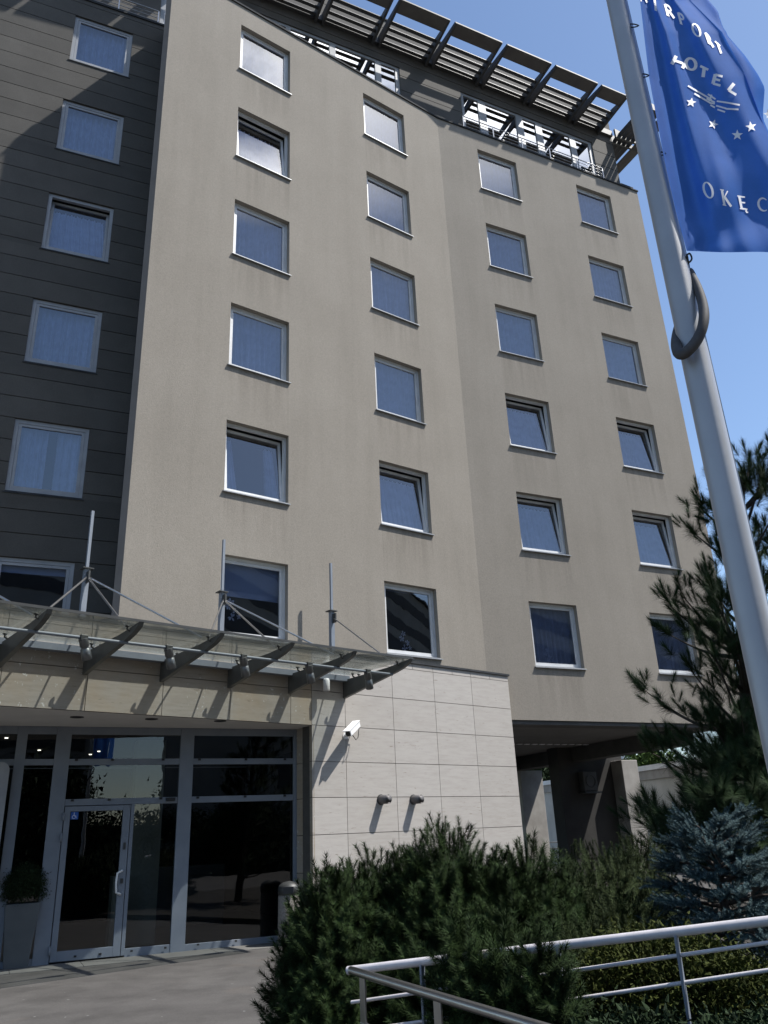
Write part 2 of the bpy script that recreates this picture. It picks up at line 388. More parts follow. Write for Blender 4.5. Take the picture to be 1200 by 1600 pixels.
def ornament(fr, u, z, d, s, parent, seed):      # pale petal shapes standing behind a pane
    rnd = random.Random(seed); m = MB()
    for (du, dz, k) in ((0, .0, 1), (.07, .12, .8), (-.07, .2, .9), (-.02, .31, .8), (.14, .02, .6)):
        for j in range(5):
            a = j*2*math.pi/5+rnd.uniform(0, 1); c = (u+s*du, z+s*dz)
            t = [(0, 0), (.055, .022), (.085, .0), (.055, -.022)]
            m.add([fr.p(c[0]+s*k*(x*math.cos(a)-y*math.sin(a)), d-.01*rnd.random(), c[1]+s*k*(x*math.sin(a)+y*math.cos(a))) for x, y in t], [(0, 1, 2, 3)])
    m.build('flower', M['camw'], parent)

uA = (-6.3857, -2.6915); uB = (1.3351, 5.0426); uD = (0.0,)
rows = [Z5+PIT*(5-i) for i in range(6)]
REC = .115
holesA = [(u, u+WW, z-WH, z) for u in uA for z in rows]; holesB = [(u, u+WW, z-WH, z) for u in uB for z in rows]
UAL = -8.19; UBR = 7.72
def merge_walls():
    for fr, u0, u1, z0, holes in ((FA, UAL, 0, 3.9, holesA), (FB, 0, UBR, ZB, holesB)):
        wall(fr, u0, u1, z0, ZTOP, holes, REC+.08, 'facade_wall', M['stucco'], hotel)
merge_walls()
tiltA = {(0, 1), (0, 4), (1, 4)}; tiltB = {(0, 3), (0, 4), (1, 3), (1, 4)}
for c, u in enumerate(uA):
    for r, z in enumerate(rows):
        dress = 'full'
        if (c, r) == (0, 4): dress = 'split'
        if (c, r) == (0, 5): dress = 'blind.47'
        if (c, r) == (1, 5): dress = 'blind.08'
        wd = window(FA, u, z, REC, R(5.5) if (c, r) in tiltA else 0, dress, seed=c*10+r)
        if r == 5: ornament(FA, u+(.34 if c == 0 else .62), z-WH+(.42 if c == 0 else .2), -REC-.1, 1.0, wd, c)
for c, u in enumerate(uB):
    for r, z in enumerate(rows):
        wd = window(FB, u, z, REC, R(5.5) if (c, r) in tiltB else 0, 'full', seed=40+c*10+r)
        if (c, r) == (0, 5): ornament(FB, u+.55, z-WH+.2, -REC-.1, .8, wd, 5)
# dark clad wing: lapped boards with open joints
def cladding(fr, u0, u1, z0, z1, holes, bh, name, mat, gap=.016, th=.02, seglen=None, parent=None, zoff=0):
    m = MB(); k = int((z1-z0)/bh)+2
    zb_ = [zoff+bh*i for i in range(int(math.floor((z0-zoff)/bh)), int(math.ceil((z1-zoff)/bh)))]
    for zb in zb_:
        a, b = max(z0, zb+gap/2), min(z1, zb+bh-gap/2)
        if b-a < .02: continue
        zs = sorted({a, b, *[h[2] for h in holes if a < h[2] < b], *[h[3] for h in holes if a < h[3] < b]})
        for c, d in zip(zs, zs[1:]):
            cut = sorted([h for h in holes if h[2] < (c+d)/2 < h[3]]); x = u0
            for h in cut+[(u1, u1, 0, 0)]:
                xe = min(h[0], u1)
                segs = [x]
                if seglen:
                    q = math.ceil((x+.01)/seglen)*seglen
                    while q < xe-.05: segs += [q]; q += seglen
                segs.append(xe)
                for s0, s1 in zip(segs, segs[1:]):
                    if s1-s0 > .01: m.box(fr, s0+(.004 if s0 > x else 0), s1-(.004 if s1 < xe else 0), -th, 0, c, d)
                x = h[1]
    return m.build(name, mat, parent or hotel)
holesD = [(u, u+1.375, z-WH, z) for u in (0.0, -3.69) for z in rows]
UDJ = FD.u_of((-5.0, 14.5))
UDL = -7.5
ZDT = 21.35
cladding(FD, UDL, UDJ, 3.9, ZDT, holesD, PIT/6, 'clad_wall', M['clad'], zoff=rows[0]-PIT*7)
bk = MB()
wall(FD_ := Fr(FD.o-FD.n*.03, FD.az), UDL, UDJ, 3.9, ZDT, holesD, .12, 'backing_wall', M['joint'], hotel)
for c, u in enumerate((0.0, -3.69)):
    for r, z in enumerate(rows):
        window(FD, u, z, .045, R(5) if (c, r) == (0, 2) else 0, 'blind.16' if r == 5 else ('sheers' if r in (4,) else 'full'), w=1.375, fw=.075, seed=80+r+c*7, sill=.015)
# narrow return of the beige block beside the dark wing, chamfer added to catch more sky light
pa, pj = FA.p(UAL, 0, 0), FD.p(UDJ, -.02, 0)
pc = (pa[0]-.150, pa[1]+.075)
MB().quad((*pj[:2], 3.9), (*pc, 3.9), (*pc, ZTOP), (*pj[:2], ZTOP)).quad((*pc, 3.9), (*pa[:2], 3.9), (*pa[:2], ZTOP), (*pc, ZTOP)).build('return_wall', M['corner'], hotel)
# parapet flashings
fl = MB(); fl.box(FA, UAL-.02, -.02, -.30, .035, ZTOP, ZTOP+.05); fl.box(FB, .0, UBR+.03, -.30, .035, ZTOP+.001, ZTOP+.048)
fl.box(FD, UDL, UDJ-.02, -.3, .03, ZDT, ZDT+.06)
fl.build('parapet_flashing', M['flash'], hotel)
pf = MB(); pf.box(FB, UBR-.62, UBR-.34, -.28, -.04, ZTOP+.07, ZTOP+.20); pf.box(FB, UBR-.55, UBR-.05, -.2, -.08, ZTOP+.20, ZTOP+.25); pf.build('parapet_bracket', M['flash'], hotel)
# hidden sides, roof deck, rooms behind the windows
DEEP = 13.0
core = MB()
bl, br = np.array(FB.p(-9.5, -DEEP, 0)), np.array(FB.p(UBR, -DEEP, 0))
core.quad(FB.p(UBR, 0, ZB), FB.p(UBR, -DEEP, ZB), FB.p(UBR, -DEEP, ZTOP), FB.p(UBR, 0, ZTOP))
core.quad(FB.p(UBR, -DEEP, ZB), FB.p(-9.5, -DEEP, ZB), FB.p(-9.5, -DEEP, ZTOP), FB.p(UBR, -DEEP, ZTOP))
core.build('rear_wall', M['stucco'], hotel)
rf = MB(); zr = ZTOP-.12
rf.add([(*FA.p(UAL, -.01, 0)[:2], zr), (*FA.p(0, -.01, 0)[:2], zr), (*FB.p(UBR-.01, -.01, 0)[:2], zr), (*FB.p(UBR-.01, -DEEP+.01, 0)[:2], zr), (*FB.p(-9.4, -DEEP+.01, 0)[:2], zr), (*FD.p(UDJ, -.05, 0)[:2], zr)], [(0, 1, 2, 3, 4, 5)])
rf.quad((*FD.p(UDL, -.02, 0)[:2], zr-.01), (*FD.p(UDJ, -.02, 0)[:2], zr-.01), (*FD.p(UDJ, -DEEP, 0)[:2], zr-.01), (*FD.p(UDL, -DEEP, 0)[:2], zr-.01))
rf.build('roof_deck', M['dconcrete'], hotel)
rm = MB()
for fr, a, b, dd, zlo in ((FA, UAL+.3, .15, -1.5, 3.9), (FB, .05, UBR-.05, -1.5, ZB+.1), (FD, UDL, UDJ-.05, -1.5, 3.9)):
    rm.quad(fr.p(a, dd, zlo), fr.p(b, dd, zlo), fr.p(b, dd, ZTOP-.3), fr.p(a, dd, ZTOP-.3))
    for z in rows+[rows[-1]-PIT]:
        rm.quad(fr.p(a, dd, z+.35), fr.p(b, dd, z+.35), fr.p(b, -.25, z+.35), fr.p(a, -.25, z+.35))
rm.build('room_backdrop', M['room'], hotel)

# ------------------------------------------------------------------ penthouse and pergola
PW = -.6; ZW0, ZW1 = 21.3, 25.72
winsR = [(1.48, 2.03), (2.32, 3.52), (3.79, 4.30), (4.57, 5.73), (5.98, 6.56)]
winsL = [(-7.9, -6.55), (-6.3, -5.0), (-4.75, -4.55), (-4.40, -3.18), (-2.98, -1.67), (-1.47, -0.98)]
ZPB, ZPT = 21.62, 23.72
FP = Fr(FB.o+FB.n*PW, FB.az)
hp = [(1.36, 6.70, ZPB-.1, ZPT+.1), (-8.1, -.84, ZPB-.1, ZPT+.1)]
cladding(FP, -15, UBR-.03, ZW0, ZW1, hp, .62, 'penthouse_wall', M['pclad'], gap=.022, seglen=None, zoff=21.62)
wall(Fr(FP.o-FP.n*.03, FP.az), -15, UBR-.06, ZW0, ZW1, hp, .1, 'penthouse_backing', M['joint'], hotel)
pe = MB(); pe.quad(FB.p(UBR-.03, PW, ZW0), FB.p(UBR-.03, PW-9, ZW0), FB.p(UBR-.03, PW-9, ZW1), FB.p(UBR-.03, PW, ZW1)); pe.quad(FB.p(-15, PW-.04, ZW1-.01), FB.p(UBR-.03, PW-.04, ZW1-.01), FB.p(UBR-.03, PW-9, ZW1-.01), FB.p(-15, PW-9, ZW1-.01)); pe.build('penthouse_roof', M['pclad'], hotel)
cpng = MB(); cpng.box(FP, -15, UBR, -.2, .03, ZW1, ZW1+.06); cpng.build('penthouse_coping', M['flash'], hotel)
for grp, (h0, h1) in ((winsR, (1.36, 6.70)), (winsL, (-8.1, -.84))):
    f = MB(); x = h0
    for (a, b) in grp+[(h1, h1)]:
        if a-x > .001: f.box(FP, x, a, -.11, -.04, ZPB-.1, ZPT+.1)
        if b > a: f.box(FP, a, b, -.11, -.04, ZPB-.1, ZPB); f.box(FP, a, b, -.11, -.04, ZPT, ZPT+.1)
        x = b
    f = f.build('penthouse_window', M['dullwhite'], hotel)
    for (a, b) in grp:
        MB().quad(FP.p(a, -.075, ZPB), FP.p(b, -.075, ZPB), FP.p(b, -.075, ZPT), FP.p(a, -.075, ZPT)).build('pane', M['pglass'], f)
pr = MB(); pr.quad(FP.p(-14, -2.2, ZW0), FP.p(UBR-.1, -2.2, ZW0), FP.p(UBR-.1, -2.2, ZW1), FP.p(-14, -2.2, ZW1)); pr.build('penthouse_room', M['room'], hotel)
# balcony railings
def railing(fr, u0, u1, d, z0, ends=True):
    m = MB(); k = max(1, round((u1-u0)/1.05))
    for i in range(k+1):
        u = u0+(u1-u0)*i/k; m.box(fr, u-.016, u+.016, d-.008, d+.008, z0, z0+.62)
    for j in range(5): m.tube([fr.p(u0, d, z0+.10+.13*j), fr.p(u1, d, z0+.10+.13*j)], .009 if j < 4 else .016, 6)
    for u in (u0, u1): 
        for zz in (z0+.2, z0+.6): m.tube([fr.p(u, d, zz), fr.p(u, PW+.0, zz)], .007, 6)
    return m.build('balcony_railing', M['steel'], hotel)
railing(FB, 1.02, 6.45, -.12, ZTOP+.05); railing(FB, -8.0, -.62, -.30, ZTOP+.05)
railing(FD, -5.0, UDJ-.35, -.12, ZDT+.04)
# pergola: cantilevered frames of boards and louvres
ZPG = 24.40
pgb = MB(); pgb.box(FP, -15, UBR-.05, .002, .10, ZPG+.02, ZPG+.26)
perg = pgb.build('pergola', M['pergola'], hotel)
gaps = [7.16] + [5.87-1.88*i for i in range(11)]
def module(fr, u0, u1, dw=PW, dout=1.02):
    b = MB(); b.hexa([fr.p(u0, dout, ZPG+.02), fr.p(u1, dout, ZPG+.02), fr.p(u1, dout-.42, ZPG), fr.p(u0, dout-.42, ZPG), fr.p(u0, dout, ZPG+.09), fr.p(u1, dout, ZPG+.09), fr.p(u1, dout-.42, ZPG+.07), fr.p(u0, dout-.42, ZPG+.07)])
    bevel(b.build('outer_board', M['pboard'], perg), .012)
    l = MB()
    for d in (.20, -.02, -.24, -.46):
        l.box(fr, u0+.071, u1-.071, d-.03, d+.075, ZPG+.06, ZPG+.09)
    l.build('louvre', M['pergola'], perg)
    for (a, c) in ((u0, u0+.07), (u1-.07, u1)):
        fn = MB(); fn.hexa([fr.p(a, dout-.012, ZPG+.012), fr.p(c, dout-.012, ZPG+.012), fr.p(c, dw+.01, ZPG-.10), fr.p(a, dw+.01, ZPG-.10), fr.p(a, dout-.012, ZPG+.10), fr.p(c, dout-.012, ZPG+.10), fr.p(c, dw+.01, ZPG+.36), fr.p(a, dw+.01, ZPG+.36)])
        fn.build('fin', M['pergola'], perg)
for g1, g0 in zip(gaps, gaps[1:]): module(FB, g0+.085, g1-.085)
# the pergola turns the corner and runs back along the end wall
FS = Fr(FB.p(UBR, PW, 0), FB.az+math.pi/2)      # u runs back, d points away from the end wall
mb = MB()
for d in (.2, .4, .6, .8): mb.hexa([FS.p(-1.6, d+.05, ZPG), FS.p(8, d+.05, ZPG), FS.p(8, d, ZPG), FS.p(-1.6, d, ZPG), FS.p(-1.6, d, ZPG+.14), FS.p(8, d, ZPG+.14), FS.p(8, d-.05, ZPG+.14), FS.p(-1.6, d-.05, ZPG+.14)])
mb.build('louvre', M['pergola'], perg)
mb = MB(); mb.box(FS, -1.62, 8, .98, 1.35, ZPG, ZPG+.07); bevel(mb.build('outer_board', M['pboard'], perg), .012)
for u in (-1.6, -.2, .05, 1.7, 1.95, 3.6, 3.85, 5.5, 5.75):
    mb = MB(); mb.hexa([FS.p(u, 1.34, ZPG+.01), FS.p(u+.07, 1.34, ZPG+.01), FS.p(u+.07, 0, ZPG-.1), FS.p(u, 0, ZPG-.1), FS.p(u, 1.34, ZPG+.10), FS.p(u+.07, 1.34, ZPG+.10), FS.p(u+.07, 0, ZPG+.3), FS.p(u, 0, ZPG+.3)]); mb.build('fin', M['pergola'], perg)
# dark wing roof: its own short pergola
pgd = MB(); pgd.box(FD, UDL, UDJ-.1, -.75, -.6, 24.1, 24.5); perg_d = pgd.build('pergola', M['pergola'], hotel)
_keep = perg; perg = perg_d
for i in range(5): module(FD, UDJ-.2-1.88*(i+1)+.1, UDJ-.2-1.88*i-.07, -.6, .9)
perg = _keep
cladding(Fr(FD.o-FD.n*.75, FD.az), UDL, UDJ-.02, ZDT-.1, 25.7, [], .62, 'penthouse_wall', M['pclad'], gap=.022, zoff=21.62)
pw2 = MB(); pw2.box(FD, -2.9, -.4, -.735, -.70, ZDT+.25, 23.7); pw2 = pw2.build('penthouse_window', M['white'], hotel)
MB().quad(FD.p(-2.75, -.695, ZDT+.35), FD.p(-.55, -.695, ZDT+.35), FD.p(-.55, -.695, 23.6), FD.p(-2.75, -.695, 23.6)).build('pane', M['pglass'], pw2)

# ------------------------------------------------------------------ stone entrance block
zj = [ZSOF-.593*i for i in range(7, 0, -1)]; zj = [z for z in zj if z > -.3]
zjoin = [0.0]+[z for z in (1.005, 1.59, 2.176, 2.765, 3.37)]+[3.967, 4.56, ZT-.03]
zjoin = [0.0, .415]+zjoin[1:]
ujR = [.0, .742, 1.905, 3.03, 4.135, 5.33]
ujL = [.742-1.185*i for i in range(0, 9)][::-1]
J = .005
def slabs(fr, us, zs, name, mat, parent, d=0, th=.03, skip=None):
    m = MB()
    for a, b in zip(us, us[1:]):
        for c, e in zip(zs, zs[1:]):
            if skip and skip((a+b)/2, (c+e)/2): continue
            m.box(fr, a+J, b-J, d-th, d, c+J, e-J)
    return m.build(name, mat, parent)
slabs(FT, ujR, zjoin[:-1], 'stone_wall', M['trav'], hotel)
ut = sorted(set(ujR[1:]+[(a+b)/2 for a, b in zip(ujR[1:], ujR[2:])]))
slabs(FT, [0]+ut, zjoin[-2:], 'stone_coping_course', M['trav'], hotel)
slabs(FT, ujL[:-1]+[0.0], [ZSOF, 3.967, 4.56, ZT-.03], 'stone_fascia', M['trav_old'], hotel)
b_ = MB(); b_.box(FT, 0.012, 5.32, -.30, -.026, 0, ZT-.035); b_.box(FT, -8.7, .012, -.30, -.026, ZSOF+.012, ZT-.035); b_.build('stone_backing', M['joint'], hotel)
c_ = MB(); c_.box(FT, -8.7, 5.36, -.35, .03, ZT-.03, ZT+.012); c_.build('stone_flashing', M['flash'], hotel)
# end of the stone block and its roof
e_ = MB(); e_.quad(FT.p(5.325, -.03, 0), FT.p(5.325, -4, 0), FT.p(5.325, -4, ZT-.04), FT.p(5.325, -.03, ZT-.04)); e_.build('stone_end_wall', M['trav'], hotel)
r_ = MB(); r_.add([FT.p(-9, -.3, ZT-.02), FT.p(5.32, -.3, ZT-.02), FT.p(5.32, -5, ZT-.02), FT.p(-9, -9, ZT-.02)], [(0, 1, 2, 3)]); r_.build('entrance_roof', M['dconcrete'], hotel)
# reveal at the right of the opening
g2 = FG.p(2.12, 0, 0); t0 = FT.p(0, 0, 0); azr = math.atan2(t0[1]-g2[1], t0[0]-g2[0])
Lr = math.hypot(t0[0]-g2[0], t0[1]-g2[1]); FRv = Fr(g2, azr)
m = MB()
for c, e in zip([0, .415, 1.005, 1.59, 2.176, 2.765], [.415, 1.005, 1.59, 2.176, 2.765, ZSOF]):
    m.box(FRv, 0, Lr-.003, -.04, 0, c+J, e-J)
m.build('stone_reveal', M['trav_old'], hotel)
# soffit over the doors
s_ = MB(); s_.add([FT.p(-8.7, -.02, ZSOF-.002), FT.p(-.005, -.02, ZSOF-.002), FG.p(2.2, -.1, ZSOF-.002), FG.p(-5.5, -.1, ZSOF-.002)], [(0, 1, 2, 3)]); s_ = s_.build('entrance_soffit', M['entrysoffit'], hotel)
for xy in ((-4.71, 12.06), (-3.75, 12.59), (-2.8, 13.15)):
    MB().lathe((*xy, ZSOF-.012), [(0, 0), (.085, 0), (.10, .004), (.10, .012)], 20).build('downlight', M['black'], s_)

# glazed entrance screen
gw = MB()
def gb(u0, u1, z0, z1, d0=-.05, d1=.02): gw.box(FG, u0, u1, d0, d1, z0, z1)
ZG = ZSOF-.004
posts = [(-5.3, -5.12), (-3.7, -3.58), (-2.45, -2.30), (-1.88, -1.655), (.075, .30), (2.06, 2.12)]
for a, b in posts: gb(a, b, 0, ZG)
beams = [(3.24, ZG), (2.77, 2.865), (2.165, 2.262)]
edges = [(-5.12, -3.7), (-3.58, -2.45), (-2.30, -1.88), (-1.655, .075), (.30, 2.06)]
for i, (a, b) in enumerate(edges):
    for j, (c, e) in enumerate(beams):
        if i < 3 and j == 2: continue
        gb(a, b, c, e, -.045, .012)
    gb(a, b, 0, .10, -.045, .012) if i != 3 else None
gb(-.655, -.60, .03, 2.165); gb(-.60, .075, .0, .12, -.045, .012)
scr = bevel(gw.build('entrance_screen', M['alu'], hotel), .004)
def pane(u0, u1, z0, z1, d=-.015, par=None, mat='lglass'): return MB().quad(FG.p(u0, d, z0), FG.p(u1, d, z0), FG.p(u1, d, z1), FG.p(u0, d, z1)).build('pane', M[mat], par or scr)
for i, (a, b) in enumerate(edges):
    pane(a, b, 2.865, 3.24)
    if i >= 3: pane(a, b, 2.262, 2.77)
    if i < 3: pane(a, b, .10, 2.77)
pane(.30, 2.06, .10, 2.165); pane(-.60, .075, .12, 2.165)
dr = MB()
for (a, b, c, e) in ((-1.645, -1.56, .03, 2.155), (-.775, -.665, .03, 2.155), (-1.56, -.775, .03, .165), (-1.56, -.775, 2.08, 2.155)): dr.box(FG, a, b, -.03, .03, c, e)
door = bevel(dr.build('entrance_door', M['alu'], hotel), .004)
pane(-1.56, -.775, .165, 2.08, .0, door)
h = MB(); h.tube([FG.p(-.73, .03, 1.20), FG.p(-.73, .085, 1.20), FG.p(-.80, .10, 1.17), FG.p(-.81, .10, 1.04), FG.p(-.80, .10, .90), FG.p(-.73, .085, .87), FG.p(-.73, .03, .87)], .016, 8); h.build('handle', M['camw'], door)
h = MB(); h.box(FG, -.74, -.70, .03, .045, 1.02, 1.09); h.box(FG, -.735, -.70, .03, .04, 1.5, 1.6); h.build('lock', M['dsteel'], door)
for z in (.12, 1.65, 1.95):
    MB().lathe(FG.p(-1.66, .045, z), [(0, 0), (.018, 0), (.018, .12), (0, .12)], 8).build('hinge', M['alu'], door)
st = MB(); st.box(FG, -1.55, -1.44, .002, .005, 1.965, 2.075); st = st.build('access_sticker', M['blue'], door)
wc = MB()    # wheelchair figure
def stroke(m, fr, pts, w, d, closed=False):
    pts = [np.array(p, float) for p in pts]
    for a, b in zip(pts, pts[1:]):
        t = b-a; L = np.linalg.norm(t); t /= max(L, 1e-6); q = np.array([-t[1], t[0]])*w/2; a2, b2 = a-t*w*.3, b+t*w*.3
        m.quad(fr.p(*(a2-q)[:1], d, (a2-q)[1]), fr.p((b2-q)[0], d, (b2-q)[1]), fr.p((b2+q)[0], d, (b2+q)[1]), fr.p((a2+q)[0], d, (a2+q)[1]))
cx, cz = -1.495, 2.015
stroke(wc, FG, [(cx-.008, cz+.03), (cx-.005, cz+.0), (cx+.018, cz+.0), (cx+.026, cz-.03)], .008, .0065)
stroke(wc, FG, [(cx-.008+.024*math.cos(a), cz-.014+.024*math.sin(a)) for a in [R(100+25*i) for i in range(10)]], .006, .007)
stroke(wc, FG, [(cx-.01, cz+.042), (cx-.004, cz+.042)], .012, .0075)
wc.build('wheelchair_symbol', M['camw'], st)
cl = MB()
def clip_(name, *a): MB().box(FG, *a).build(name, M['black'], scr)
for u in (-1.55, -1.0, -.2, .4, 1.2, 1.9):
    for z in (2.862, 2.258): clip_('glazing_clip', u-.022, u+.022, .013, .03, z-.03, z)
for u in (-1.3, -.95, -.5, .0, .5, 1.1): clip_('glazing_clip', u-.018, u+.018, .031, .040, .07, .095)
clip_('door_sensor', -.12, .02, .013, .10, 2.20, 2.25)
# lobby behind the glass
lb = MB()
LB = -7.0
lb.quad(FG.p(-6, LB, 0.0), FG.p(3.2, LB, 0.0), FG.p(3.2, LB, 3.3), FG.p(-6, LB, 3.3)); lb.quad(FG.p(-6, LB, 3.32), FG.p(3.2, LB, 3.32), FG.p(3.2, -.06, 3.32), FG.p(-6, -.06, 3.32))
lb.quad(FG.p(3.1, LB, 0), FG.p(3.1, -.06, 0), FG.p(3.1, -.06, 3.3), FG.p(3.1, LB, 3.3)); lb.quad(FG.p(-5.6, LB, 0), FG.p(-5.6, -.06, 0), FG.p(-5.6, -.06, 3.3), FG.p(-5.6, LB, 3.3))
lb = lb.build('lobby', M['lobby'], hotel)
MB().quad(FG.p(-6, LB, .012), FG.p(3.2, LB, .012), FG.p(3.2, -.06, .012), FG.p(-6, -.06, .012)).build('lobby_floor', M['lobbyfloor'], lb)
MB().box(FG, .2, 1.9, -4.6, -4.0, .02, 1.12).build('reception_desk', M['lobbyfloor'], lb)
lc = MB(); lc.box(FG, -.45, .05, -1.6, -1.2, .02, 3.3); lc.box(FG, -.75, -.5, -1.1, -.7, .02, 1.1); lc.build('lobby_column', M['lobbycol'], lb)
for (u, d) in ((-2.6, -1.1), (-2.0, -3.0), (-1.75, -.9), (-1.0, -3.8), (-.9, -3.2), (.1, -4.2), (1.0, -4.8)):
    MB().lathe(FG.p(u, d, 3.30), [(0, 0), (.028, 0), (.03, .012)], 10).build('ceiling_lamp', M['lit'], lb)
# rounded board at the left edge
pb = MB(); u0, u1, z0, z1 = -3.35, -2.50, 1.15, 2.80; rr = .12; prof = []
for cx_, cz_, a0 in ((u1-rr, z1-rr, 0), (u0+rr, z1-rr, 90), (u0+rr, z0+rr, 180), (u1-rr, z0+rr, 270)):
    for k in range(7): a = R(a0+15*k); prof.append((cx_+rr*math.cos(a), cz_+rr*math.sin(a)))
n_ = len(prof); vs = [FG.p(u, .24, z) for u, z in prof]+[FG.p(u, .20, z) for u, z in prof]
pb.add(vs, [tuple(range(n_)), tuple(range(2*n_-1, n_-1, -1))]+[(i, i+n_, (i+1) % n_+n_, (i+1) % n_) for i in range(n_)])
bd = thing('notice_board', FG.p(-2.92, .2, 0), 'tall pale notice board with rounded corners cut by the left edge, beside the entrance glazing', 'notice board')
pb.build('board', M['dullwhite'], bd)
pl = MB(); pl.tube([FG.p(-3.2, .22, 0), FG.p(-3.2, .22, 1.16)], .025, 8); pl.tube([FG.p(-2.65, .22, 0), FG.p(-2.65, .22, 1.16)], .025, 8); pl.build('leg', M['steel'], bd)

# ------------------------------------------------------------------ undercroft
so = MB(); so.quad(FB.p(.35, -.02, ZB), FB.p(UBR-.005, -.02, ZB), FB.p(UBR-.005, -DEEP, ZB), FB.p(-2, -DEEP, ZB))
so = so.build('undercroft_soffit', M['soffit'], hotel)
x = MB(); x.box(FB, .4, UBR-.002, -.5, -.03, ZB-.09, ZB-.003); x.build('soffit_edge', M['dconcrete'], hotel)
lv = MB()
for i in range(20): lv.box(FB, 2.9+.26*i, 2.9+.26*i+.15, -4.55, -4.45, ZB-.02, ZB-.004)
lv.build('soffit_vent', M['camw'], so)
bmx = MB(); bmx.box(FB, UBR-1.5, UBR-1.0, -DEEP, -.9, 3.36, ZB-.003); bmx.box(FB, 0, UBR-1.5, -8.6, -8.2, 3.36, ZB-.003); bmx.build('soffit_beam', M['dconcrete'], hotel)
def column(u0, u1, d0, d1, mat='concrete'):
    m = MB(); m.box(FB, u0, u1, d0, d1, 0, 3.36); return bevel(m.build('concrete_column', M[mat], hotel), .015)
def uof(px, d): return FB.hit(px, d)[0]
column(uof((822, 1300), -8.6), uof((857, 1300), -8.6), -9.2, -8.6)
column(uof((978, 1240), -4.9), uof((1003, 1240), -4.9), -5.4, -4.9)
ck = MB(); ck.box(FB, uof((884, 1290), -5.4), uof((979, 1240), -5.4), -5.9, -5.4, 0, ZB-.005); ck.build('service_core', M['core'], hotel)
ac = thing('air_conditioner', FB.p(uof((925, 1205), -5.1), -5.2, 2.7), 'grey air conditioner box on the dark wall under the overhang', 'air conditioner')
m = MB(); ua = uof((912, 1205), -5.1); m.box(FB, ua, ua+.50, -5.39, -5.15, 2.50, 3.05); bevel(m.build('case', M['dconcrete'], ac), .015)
m = MB(); m.tube([FB.p(ua+.25+.17*math.cos(a), -5.14, 2.78+.17*math.sin(a)) for a in [2*math.pi*i/18 for i in range(18)]], .012, 6, closed=True); m.build('fan_grille', M['dsteel'], ac)
m = MB(); m.box(FB, ua-.05, ua+.58, -5.39, -5.08, 2.44, 2.48); m.build('shelf_bracket', M['dsteel'], ac)
# sunny wall behind
FW = Fr((6.9, 40.0), R(-72))
rw = thing('boundary_wall', FW.p(8, 0, 0), 'pale rendered boundary wall with white coping seen through the undercroft', 'wall')
m = MB(); m.box(FW, -14, 22, -.3, 0, 0, 3.05); m.build('wall_panel', M['rwall'], rw)
m = MB()
for i in range(18): m.box(FW, -14+2*i+.006, -14+2*i+1.994, -.36, .07, 3.05, 3.38)
m.build('concrete_beam', M['concrete'], rw)
m = MB(); m.box(FW, -14, 22, -.42, .12, 3.38, 3.56); m.build('coping', M['cap'], rw)
rl = thing('low_railing', (5.3, 29.5, 0), 'thin grey steel railing standing before the pale boundary wall', 'railing')
m = MB(); FRl = Fr((5.0, 30.2), R(10))
for u in (0, .6, 1.2): m.tube([FRl.p(u, 0, 0), FRl.p(u, 0, 1.05)], .02, 6)
m.build('post', M['dsteel'], rl)
m = MB()
for z in (.25, .45, .65, .85, 1.05): m.tube([FRl.p(-.2, 0, z), FRl.p(1.8, 0, z)], .018, 6)
m.build('rail', M['dsteel'], rl)

# ------------------------------------------------------------------ glass canopy
canopy = thing('entrance_canopy', FT.p(-2.2, .9, ZSOF), 'glass entrance canopy on dark pointed steel brackets hung from three masts', 'canopy')
BU = [.73, -.47, -1.66, -2.85, -4.05, -5.23, -6.42]
for u in BU:
    prof = [(0.005, 3.87), (0.35, 3.925), (.9, 4.015), (1.45, 4.10), (1.62, 4.135), (1.74, 4.175), (1.81, 4.21), (1.85, 4.262), (1.55, 4.235), (1.25, 4.215), (.7, 4.205), (.3, 4.20), (.005, 4.20)]
    k = len(prof); m = MB(); vs = [FT.p(u-.035, d, z) for d, z in prof]+[FT.p(u+.035, d, z) for d, z in prof]
    m.add(vs, [tuple(range(k))[::-1], tuple(range(k, 2*k))]+[(i, (i+1) % k, (i+1) % k+k, i+k) for i in range(k)])
    b = bevel(m.build('bracket', M['bracket'], canopy), .006)
    m = MB()
    for d in (1.56, .35):
        for s in (-.07, .07):
            m.tube([FT.p(u, d, 4.18), FT.p(u+s, d, 4.215), FT.p(u+s, d, 4.262)], .014, 6)
            m.lathe(FT.p(u+s, d, 4.248), [(0, 0), (.03, 0), (.03, .014), (0, .014)], 10)
    m.build('glass_clamp', M['dsteel'], b)
for i in range(len(BU)-1):
    a, b = BU[i+1], BU[i]
    m = MB(); m.box(FT, a+.006, b-.006 if i else b+.05, .12, 1.83, 4.268, 4.284); m.build('glass_panel', M['cglass'], canopy)
m = MB(); m.box(FT, BU[-1], BU[0]+.05, 1.832, 1.842, 4.255, 4.29); m.build('glass_edge_strip', M['dsteel'], canopy)
m = MB(); m.tube([FT.p(BU[-1], 1.38, 4.075), FT.p(BU[0]-.03, 1.38, 4.075)], .022, 12); m.build('tie_rail', M['alu'], canopy)
m = MB(); m.box(FT, BU[-1], BU[0]+.02, .012, .15, 4.16, 4.255); m.build('gutter', M['alu'], canopy)
